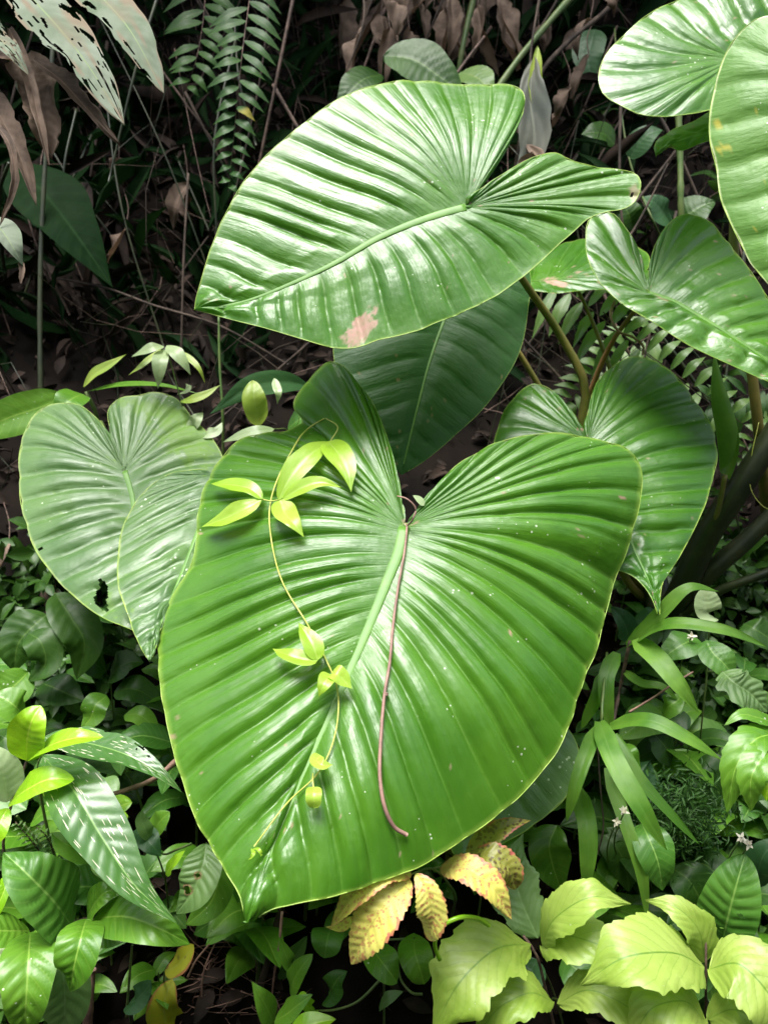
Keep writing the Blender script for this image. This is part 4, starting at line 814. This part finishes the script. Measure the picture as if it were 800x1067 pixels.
fern('fern', 'tiny feathery fern sprig beside the rounded bright leaves', [(58,898,1.15),(53,880,1.14),(46,868,1.13),(38,862,1.13)], 12, 4, 'dull', 7, 1.12, loc=hit(70, 1000), seedf=10, kind='strap', serr=None, tiplen=.5)
fern('fern', 'green fern frond behind the top left torn leaves', [(215,-20,2.2),(212,20,2.15),(205,60,2.1),(195,95,2.1)], 44, 12, 'fern', 9, 2.1, loc=P(220, -40, 2.3), seedf=12, tiplen=.4)
# fine ferny tuft
n = 1500; cxx = rng.normal(708, 26, n); cyy = rng.normal(850, 22, n); q = P(cxx, cyy, rng.uniform(1.22, 1.36, n))
mb = MB(); leafbits(mb, q, rng.uniform(.008, .022, n), norm(rng.normal(size=(n, 3))+np.array([0, -.3, .2])), norm(rng.normal(size=(n, 3))+np.array([0, -1, 1])), .22, .2)
tag(mb.build('moss_tuft', M['fern']), 'fine feathery dark green tuft right of the strap fronds', 'moss', kind='stuff')

mb = MB()
for i in range(170):
    px, py = rng.uniform(185, 300), rng.uniform(930, 1066); p0 = hit(px, py); dv = norm(rng.normal(size=3)*np.array([1, .5, .6])+np.array([0, -.3, .3])); L = rng.uniform(.03, .12)
    tube(mb, [p0, p0+dv*L*.5+rng.normal(size=3)*L*.1, p0+dv*L], rng.uniform(.0006, .0016), .0006, n=6, seg=4)
tag(mb.build('dry_straw', M['pink']), 'brown dry straw scattered on the soil under the giant leaf tip', 'straw', kind='stuff')
# small flower heads
def flower(px, py, d, label, seed):
    s = thing('flower_head', P(px, py+8, d), label, 'flower'); rg = np.random.default_rng(seed); mb = MB(); c = P(px, py, d)
    for i in range(9):
        dv = norm(rg.normal(size=3)+np.array([0, -.6, .4])); leafgeo(mb, [c, c+dv*.009], .0042, 'drip', n=6, m=5, seed=i)
    mb.build('petals', M['flower'], s); m2 = MB(); g_ = hit(px, py+60); tube(m2, [c, c+np.array([0, .03, -.05]), g_], .0011, .0015); m2.build('stem', M['stem'], s)
flower(650, 846, 1.16, 'small cream flower head below the strap fronds', 1); flower(642, 856, 1.17, 'lowest tiny cream blossom under the strap fronds', 4)
flower(780, 880, 1.10, 'cream flower head near the right edge', 2); flower(772, 873, 1.11, 'smaller cream blossom touching the flower head at the right edge', 5)
flower(720, 663, 1.28, 'tiny pale blossoms beneath the arching strap frond', 3)

# ------------------------------------------------------------------ left middle plants
s = plant(110, 470, 'plant with broad shaded leaves and one upright yellow-tipped shoot behind the dusty leaves', loc=hit(90, 520))
k = dict(nveins=10, vamp=.02, cup=.15, n=36, m=11)
pl(s, [(68,413,1.6),(40,425,1.55),(10,435,1.53),(-30,455,1.52)], 42, 'mid', 'ellip', roll=30, **k)
pl(s, [(88,411,1.58),(78,414,1.54),(68,421,1.52),(56,434,1.52)], 30, 'mid', 'ellip', **k)
pl(s, [(90,408,1.6),(130,401,1.56),(170,402,1.54),(208,410,1.54)], 15, 'mid', 'lance', roll=25, **k)
pl(s, [(87,403,1.6),(98,390,1.58),(113,381,1.57),(132,369,1.57)], 14, 'yellowgreen', 'lance', label='rolled yellow-green young leaf', **k)
stem(s, [(90,408,1.6),(100,430,1.62),(105,480,1.7),(100, 520, 1.85)], .004, .005, 'stem')
s = small(0,0,'pale wilted sprig with drooping leaves above the dusty leaf', [
   ([(171,361,1.5),(160,362,1.48),(150,366,1.48),(137,372,1.49)],12,'pale','lance'), ([(171,364,1.5),(167,378,1.47),(166,390,1.47),(165,405,1.48)],16,'pale','lance'),
   ([(174,360,1.5),(184,368,1.48),(192,378,1.48),(199,391,1.49)],15,'pale','lance'), ([(178,366,1.52),(195,372,1.5),(208,385,1.49),(214,400,1.5)],8,'yellowgreen','lance'), ([(168,364,1.52),(155,375,1.5),(145,383,1.49),(134,391,1.5)],7,'yellowgreen','lance'),
   ([(188,418,1.5),(200,416,1.48),(214,411,1.48),(230,401,1.49)],11,'yellowgreen','lance'), ([(190,410,1.55),(195,405,1.53),(200,402,1.53)],16,'pale'), ([(205,455,1.5),(202,445,1.49),(204,438,1.48),(212,430,1.49)],16,'pale','ovate'), ([(208,452,1.5),(215,452,1.48),(225,450,1.48),(232,440,1.49)],14,'pale','ovate')],
   [[(173,362,1.5),(180,385,1.52),(192,425,1.52),(207,452,1.52),(222,480,1.56),'g'],[(192,425,1.52),(189,419,1.51)]], gl=(230,560), cat='plant', name='plant')
small(0,0,'sprig with an upright yellowish leaf and a drooping blue-green leaf above the giant leaf', [
   ([(270,444,1.42),(268,430,1.4),(265,415,1.39),(264,396,1.4)],26,'yellowgreen','ellip'), ([(286,447,1.4),(270,449,1.38),(253,453,1.38),(232,461,1.39)],15,'pale','lance'),
   ([(322,402,1.5),(295,398,1.47),(262,403,1.45),(218,432,1.46)],24,'blue','lance',dict(roll=30)), ([(286,394,1.44),(288,402,1.43),(290,410,1.42),(289,421,1.43)],9,'pale','lance'), ([(300,446,1.5),(315,436,1.48),(330,433,1.48),(345,438,1.48)],30,'ribbed')],
   [[(270,444,1.42),(276,446,1.42),(286,447,1.42),(300,450,1.5),(310,520,1.6),'g'],[(322,402,1.5),(330,430,1.55),(310,520,1.6)]], gl=(310,600), cat='plant', name='plant')

# ------------------------------------------------------------------ torn plant, top left
s = thing('torn_plant', hit(-120, 420), 'plant with bleached torn strap leaves and hanging brown dead ones in the top left corner', 'plant')
stem(s, [(-30,-40,1.25),(-60,100,1.35),(-90,300,1.5),(-120,420,1.9)], .010, .014, 'petdark', n=30)
def slits(T, S): return ((vnoise(T*16-np.abs(S)*3, S*15, 71) > .79) & (T > .1) & (T < .93))*1.0
def torn(T, S): return (((vnoise(T*30-np.abs(S)*6, S*5, 72) > .70) & (np.abs(S) > .62)) | ((vnoise(T*13-np.abs(S)*4, S*17, 73) > .87) & (T > .1)))*1.0
mkf = lambda T, S: np.clip((vnoise(T*9, S*3, 75)-.66)*4+np.clip(np.abs(S)-.8, 0, 1)*4+np.clip(T-.93, 0, 1)*12, 0, 1)
pl(s, [(-30,-60,1.2),(40,5,1.12),(90,65,1.08),(130,130,1.06)], 64, 'torn', 'strap', label='bleached leaf full of slits', hole=torn, markf=mkf, n=130, m=51, nveins=20, vamp=.01, ragged=.35, cup=.05, hint=(0,-.6,.8))
pl(s, [(60,-60,1.3),(100,-10,1.2),(138,35,1.14),(171,97,1.12)], 60, 'torn', 'strap', label='bleached leaf with a ragged edge', hole=lambda T, S: ((vnoise(T*24, S*6, 77) > .72) & (S > .55))*1.0, markf=mkf, n=110, m=41, nveins=18, vamp=.01, ragged=.3, cup=.1, hint=(0,-.6,.8))
pl(s, [(-30,10,1.2),(0,40,1.14),(18,60,1.12),(30,78,1.12)], 30, 'torn', 'strap', hole=slits, markf=mkf, n=80, m=31, ragged=.3)
for pts, wd, sd in (([(10,30,1.16),(30,80,1.14),(42,130,1.13),(52,173,1.13)],15,1),([(35,62,1.16),(65,85,1.14),(95,118,1.13),(125,150,1.13)],22,2),([(25,60,1.2),(35,90,1.18),(45,125,1.17),(55,165,1.17)],48,3),([(-20,85,1.22),(0,120,1.2),(20,160,1.18),(38,215,1.18)],26,4),([(-15,50,1.2),(5,60,1.17),(25,68,1.16)],18,5),([(-15,120,1.12),(10,150,1.1),(16,190,1.1),(0,235,1.1)],11,6)):
    pl(s, pts, wd, 'dead', 'strap', label='brown dead leaf', name='leaf', n=60, m=17, ragged=.5, cup=.5, wavy=.25, seed=sd, nveins=12, vamp=.03)
pl(s, [(-12,225,1.12),(2,240,1.1),(14,258,1.09),(25,278,1.1)], 32, 'torn', 'lance', label='pale green leaf tip at the left edge', n=40, cup=.3, roll=15)
pl(s, [(22,272,1.1),(23,282,1.1),(22,296,1.1)], 7, 'dead', 'strap', ragged=.5, cup=.6)

# broad leaf lost in the shade
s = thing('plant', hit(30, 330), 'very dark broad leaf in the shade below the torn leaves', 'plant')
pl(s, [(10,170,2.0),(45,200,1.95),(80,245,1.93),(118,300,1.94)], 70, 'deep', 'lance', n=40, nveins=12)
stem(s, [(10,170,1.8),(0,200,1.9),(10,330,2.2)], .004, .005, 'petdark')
s = thing('plant', hit(430, 120), 'plant with broad dark blue-green leaves behind the top edge of the upper leaf', 'plant')
pl(s, [(400,58,1.9),(430,62,1.88),(455,78,1.87),(485,100,1.87)], 55, 'dark', 'ovate', n=40, nveins=12)
pl(s, [(398,78,1.95),(380,82,1.92),(365,95,1.9),(350,115,1.9)], 34, 'dark', 'ovate', n=40, nveins=12)
pl(s, [(480,75,1.95),(495,80,1.92),(505,88,1.9),(515,100,1.9)], 34, 'fernpale', 'ovate')
stem(s, [(400,58,1.9),(399,80,1.96),(420,120,2.3)], .003, .004, 'petdark')
s = thing('plant', hit(690, 260), 'plant with small dim rounded leaves in the gap between the upper and right leaves', 'plant')
for pts, wd, m_ in (([(700,235,1.9),(690,222,1.87),(682,212,1.86),(670,205,1.86)],32,'blue'),([(705,235,1.9),(715,225,1.87),(730,215,1.86),(745,210,1.86)],40,'dark'),([(660,240,1.92),(655,225,1.9),(650,215,1.9),(640,210,1.9)],30,'dark'),([(640,150,2.1),(630,140,2.08),(620,138,2.07),(605,140,2.07)],30,'dark'),([(655,165,2.1),(665,150,2.08),(675,140,2.07),(690,135,2.07)],30,'blue'),([(620,30,2.2),(615,45,2.18),(612,62,2.17),(618,85,2.17)],34,'blue'),([(652,262,1.9),(640,262,1.88),(630,268,1.88)],24,'mid')):
    pl(s, pts, wd, m_, 'ovate')
stem(s, [(640,30,2.2),(645,100,2.15),(655,165,2.1),(680,230,1.95),(700,270,2.2)], .002, .003, 'stem')

# grey hanging dead leaf by the upper leaf
s = thing('hanging_leaf', P(556, 60, 1.7), 'grey withered leaf hanging behind the right shoulder of the upper leaf', 'dead leaf')
mb = MB(); q = np.array([(556,58,1.70),(552,100,1.68),(556,150,1.66),(540,205,1.66),(520,250,1.66)]); leafgeo(mb, P(q[:, 0], q[:, 1], q[:, 2]), .066, 'lance', cup=.7, wavy=.15, ragged=.3, nveins=4, vamp=.06, n=60, m=17, seed=4)
mb.build('blade', M['pale2'] if 'pale2' in M else M['dull'], s)
m2 = MB(); q = np.array([(560,48,1.7),(558,90,1.69),(562,130,1.68),(558,165,1.68)]); leafgeo(m2, P(q[:, 0], q[:, 1], q[:, 2]), .03, 'lance', cup=.8, wavy=.2, ragged=.3, n=40, m=9, seed=8); m2.build('curled_edge', M['yellowgreen'], s)
m3 = MB(); q = np.array([(548,150,1.65),(560,165,1.64),(545,172,1.64),(548,185,1.64)]); leafgeo(m3, P(q[:, 0], q[:, 1], q[:, 2]), .025, 'ellip', cup=.8, wavy=.3, n=24, m=9, seed=9); m3.build('dry_tip', M['dead'], s)

# ------------------------------------------------------------------ branches, canes and dry stems in the thicket
def cane(name, label, pts, r0, r1, mat, cat='stem', group=None):
    pts = np.array(pts, float); w_ = P(pts[:, 0], pts[:, 1], pts[:, 2]); o = MB(); tube(o, w_, r0, r1, n=max(20, 8*len(pts)), seg=8, wob=.3)
    return tag(o.build(name, M[mat]), label, cat, group)
cane('branch', 'brown bare branch slanting from the top behind the withered leaf', [(660,-20,2.1),(630,12,2.05),(590,45,2.0),(562,78,1.98),(545,130,2.0),(530,230,2.1)], .006, .005, 'bark', 'branch')
cane('cane', 'green cane slanting from the top middle behind the upper leaf', [(615,-25,2.0),(570,25,1.95),(530,75,1.92),(505,115,1.92),(470,200,2.0)], .008, .007, 'stem', 'cane')
cane('cane', 'dark green cane hanging at the top right of the dead leaves', [(500,-30,2.3),(480,60,2.25),(470,140,2.3)], .008, .007, 'stem', 'cane')
cane('cane', 'upright olive stem at the far left', [(62,-40,1.9),(52,100,1.9),(43,260,1.9),(42,330,1.9),(43,420,1.9),(45,520,1.95)], .005, .006, 'petdark', 'stem')
cane('dry_stem', 'long thin brown stem slanting across the dark hollow at the left', [(60,290,2.0),(110,300,1.98),(160,318,1.96),(230,340,1.95),(300,380,1.98)], .003, .0025, 'bark')
cane('dry_stem', 'thin upright olive stem left of the upper leaf tip', [(228,330,1.7),(229,380,1.7),(232,430,1.7),(233,500,1.75)], .0025, .003, 'stem')
cane('dry_stem', 'pinkish twig running from the streaked leaf to the giant leaf', [(108,830,1.12),(135,822,1.12),(160,812,1.12),(185,792,1.12)], .0028, .004, 'pink', 'twig')
cane('dry_stem', 'pale thin twig under the arching strap frond', [(655,742,1.26),(680,727,1.25),(702,712,1.24),(722,700,1.24)], .0018, .0014, 'pink', 'twig')
cane('dry_stem', 'thin brown stalk hanging below the strap fronds', [(622,775,1.25),(625,820,1.24),(628,865,1.24),(622,890,1.25)], .0014, .0012, 'bark', 'twig')
cane('dry_stem', 'thin twig crossing under the heart-shaped leaf on the right', [(628,325,1.6),(650,350,1.6),(700,390,1.6),(745,425,1.6)], .0012, .001, 'bark', 'twig')
cane('tendril', 'curled pinkish tendril behind the reddish leaf stalk', [(640,314,1.42),(636,330,1.40),(644,345,1.40),(660,352,1.40),(670,362,1.40),(669,370,1.40)], .0024, .002, 'pink', 'tendril')
cane('tendril', 'thin looping tendril hanging right of the dark stalks', [(790,440,1.5),(782,480,1.5),(782,510,1.5),(795,528,1.5),(815,535,1.5)], .0008, .0007, 'vinestem', 'tendril')
cane('dry_stem', 'pale straw leaning on the soil left of the tip of the giant leaf', [(196,1018,1.25),(205,1000,1.24),(218,984,1.24)], .0018, .0014, 'pink', 'twig')
cane('dry_stem', 'forked straw standing beside the pale straw', [(210,1040,1.28),(213,1010,1.27),(228,975,1.27)], .0014, .0012, 'pink', 'twig')
cane('branch', 'dark branch rising from the soil under the tip of the giant leaf', [(255,1090,1.4),(268,1040,1.35),(282,990,1.32),(294,940,1.3)], .007, .005, 'bark', 'branch')
cane('dry_stem', 'pinkish straw hanging beside the dark branch', [(294,950,1.22),(291,985,1.22),(286,1015,1.24),(282,1060,1.3)], .002, .0014, 'pink', 'twig')
cane('cane', 'green cane seen below the top right glossy leaf', [(706,110,1.75),(708,160,1.75),(709,215,1.75),(712,300,1.8)], .007, .007, 'stem', 'stem')
cane('dry_stem', 'brown bent stalk at the bottom left', [(90,1085,1.3),(93,1050,1.27),(97,1010,1.26)], .009, .005, 'pink', 'stalk')
cane('dry_stem', 'thin green stalk beside the brown bent stalk', [(132,1060,1.25),(135,1020,1.22),(138,985,1.2)], .002, .0018, 'stem', 'stalk')

# dead leaves hanging in the thicket at the top middle
DG = 'dead leaves hanging in the thicket'
dlab = 'brown curled dead leaf hanging in the shaded thicket'
rg = np.random.default_rng(5)
for i in range(46):
    if i < 26: x = rg.uniform(365, 530); y = rg.uniform(-25, 35); L = rg.uniform(35, 75); dd = rg.uniform(2.0, 2.5)
    elif i < 34: x = rg.uniform(520, 660); y = rg.uniform(-10, 130); L = rg.uniform(25, 55); dd = rg.uniform(2.0, 2.4)
    elif i < 40: x = rg.uniform(5, 60); y = rg.uniform(530, 640); L = rg.uniform(25, 55); dd = rg.uniform(1.65, 1.9)
    else: x = rg.uniform(60, 230); y = rg.uniform(100, 300); L = rg.uniform(20, 50); dd = rg.uniform(2.0, 2.5)
    zn = 0 if i < 26 else 1 if i < 34 else 2 if i < 40 else 3
    s = thing('dead_leaf', P(x, y, dd), ['brown curled dead leaf hanging in the thicket above the upper leaf', 'dead leaf caught among the branches right of the upper leaf', 'curled dead leaf left of the dusty leaf with holes', 'dead leaf hanging in the dark hollow on the left'][zn], 'dead leaf', 'dead leaves, ' + ['top middle', 'top right', 'far left', 'dark hollow'][zn])
    a = rg.normal(0, .35); q = np.array([(x, y, dd), (x+L*.5*math.sin(a)+rg.uniform(-6, 6), y+L*.5, dd-.02), (x+L*math.sin(a), y+L, dd)])
    mb = MB(); leafgeo(mb, P(q[:, 0], q[:, 1], q[:, 2]), rg.uniform(14, 26)*dd/F, 'lance', cup=rg.uniform(.5, 1.1), wavy=.3, ragged=.4, n=24, m=9, seed=i, roll=rg.uniform(-60, 60)); mb.build('blade', M['dead'], s)
    mb = MB(); tube(mb, [P(x, y, dd), P(x+rg.uniform(-4, 4), y-18, dd+.03), P(x+rg.uniform(-8, 8), y-40, dd+.08)], .0015, .0012, seg=5); mb.build('stalk', M['twig'], s)

# thin stems
for i in range(70):
    x = rg.uniform(-20, 700) if i < 50 else rg.uniform(640, 820); y0 = rg.uniform(-40, 260) if i < 50 else rg.uniform(150, 600); L = rg.uniform(120, 360); dd = rg.uniform(1.9, 2.5) if i < 50 else rg.uniform(1.75, 2.0)
    a = rg.normal(0, .5); q = [(x-L*.5*math.sin(a), y0-L*.3, dd), (x+rg.uniform(-12, 12), y0+L*.2, dd-.03), (x+L*.5*math.sin(a)+rg.uniform(-15, 15), y0+L*.7, dd)]
    zn = 0 if i >= 50 else 1 if x < 250 else 2 if x < 480 else 3
    cane('dry_stem', ['thin stem in the shade behind the leaves on the right edge', 'thin dark stem in the dark hollow on the left', 'thin dark stem behind the upper leaf', 'thin dark stem in the gap right of the upper leaf'][zn], q, rg.uniform(.0012, .005), rg.uniform(.001, .004), ['bark', 'twig', 'petdark', 'bark'][i % 4], 'stem', 'thin stems, ' + ['right edge', 'dark hollow', 'top middle', 'top right'][zn])

# dim seedlings on the bank, copied from three patterns
def proto(i):
    s = thing('seedling', (0, 0, 0), 'dim small seedling growing on the shaded bank', 'seedling', 'dim seedlings on the bank')
    rg2 = np.random.default_rng(90+i); mb = MB(); H = .13; tube(mb, [(0, 0, -.04), (.01, -.01, H*.6), (0, -.03, H)], .0016, .001); mb.build('stem', M['stem'], s)
    for j in range(7):
        a = j*2.4+i; z = H*(.35+.65*j/6); b = np.array([0, -.02*j/6, z]); L = rg2.uniform(.045, .075)
        dv = np.array([math.cos(a), math.sin(a)*.8-.3, rg2.uniform(-.1, .35)]); e = b+dv*L; md = b+dv*L*.5+np.array([0, 0, .01])
        mb = MB(); leafgeo(mb, [b, md, e], L*rg2.uniform(.42, .6), 'ovate', n=16, m=9, nveins=6, vamp=.04, seed=j, hint=(0, -.5, 1)); mb.build('leaf', M[['dark', 'mid', 'ribbed'][i]], s)
    return s
protos = [proto(i) for i in range(3)]
first = [True]*3
spots = []
for i in range(112):
    if i < 78: px, py = rg.uniform(-10, 810), rg.uniform(740, 1066)
    elif i < 94: px, py = rg.uniform(-10, 230), rg.uniform(560, 900)
    elif i < 104: px, py = rg.uniform(560, 810), rg.uniform(560, 800)
    else: px, py = rg.uniform(560, 810), rg.uniform(120, 420)
    spots.append((px, py))
for i, (px, py) in enumerate(spots):
    k_ = (1, 2, 1, 0)[i % 4] if py > 850 else i % 3 if py > 640 else 0; g_ = hit(px, py); r = protos[k_]
    if first[k_]: first[k_] = False; c = r
    else:
        c = r.copy(); COL.objects.link(c)
        for ch in r.children:
            e = ch.copy(); COL.objects.link(e); e.parent = c
    zn = 3 if py < 430 and px > 500 else 0 if px < 250 and py < 700 else 1 if px < 330 else 2
    c['label'] = ['dim small seedling below the dusty leaf with holes', 'dim small seedling on the soil at the lower left', 'dim small seedling on the soil at the lower right', 'dim small seedling in the gap between the upper and right leaves'][zn]
    c['group'] = 'dim seedlings, ' + ['middle left', 'lower left', 'lower right', 'upper right'][zn]
    c.location = (g_[0], g_[1]-.02, float(ground(g_[0], g_[1]-.02))); c.rotation_euler = (0, 0, rg.uniform(-1, 1)); sck = rg.uniform(.9, 2.0) if py > 850 else rg.uniform(.8, 1.5); c.scale = (sck, sck, sck)
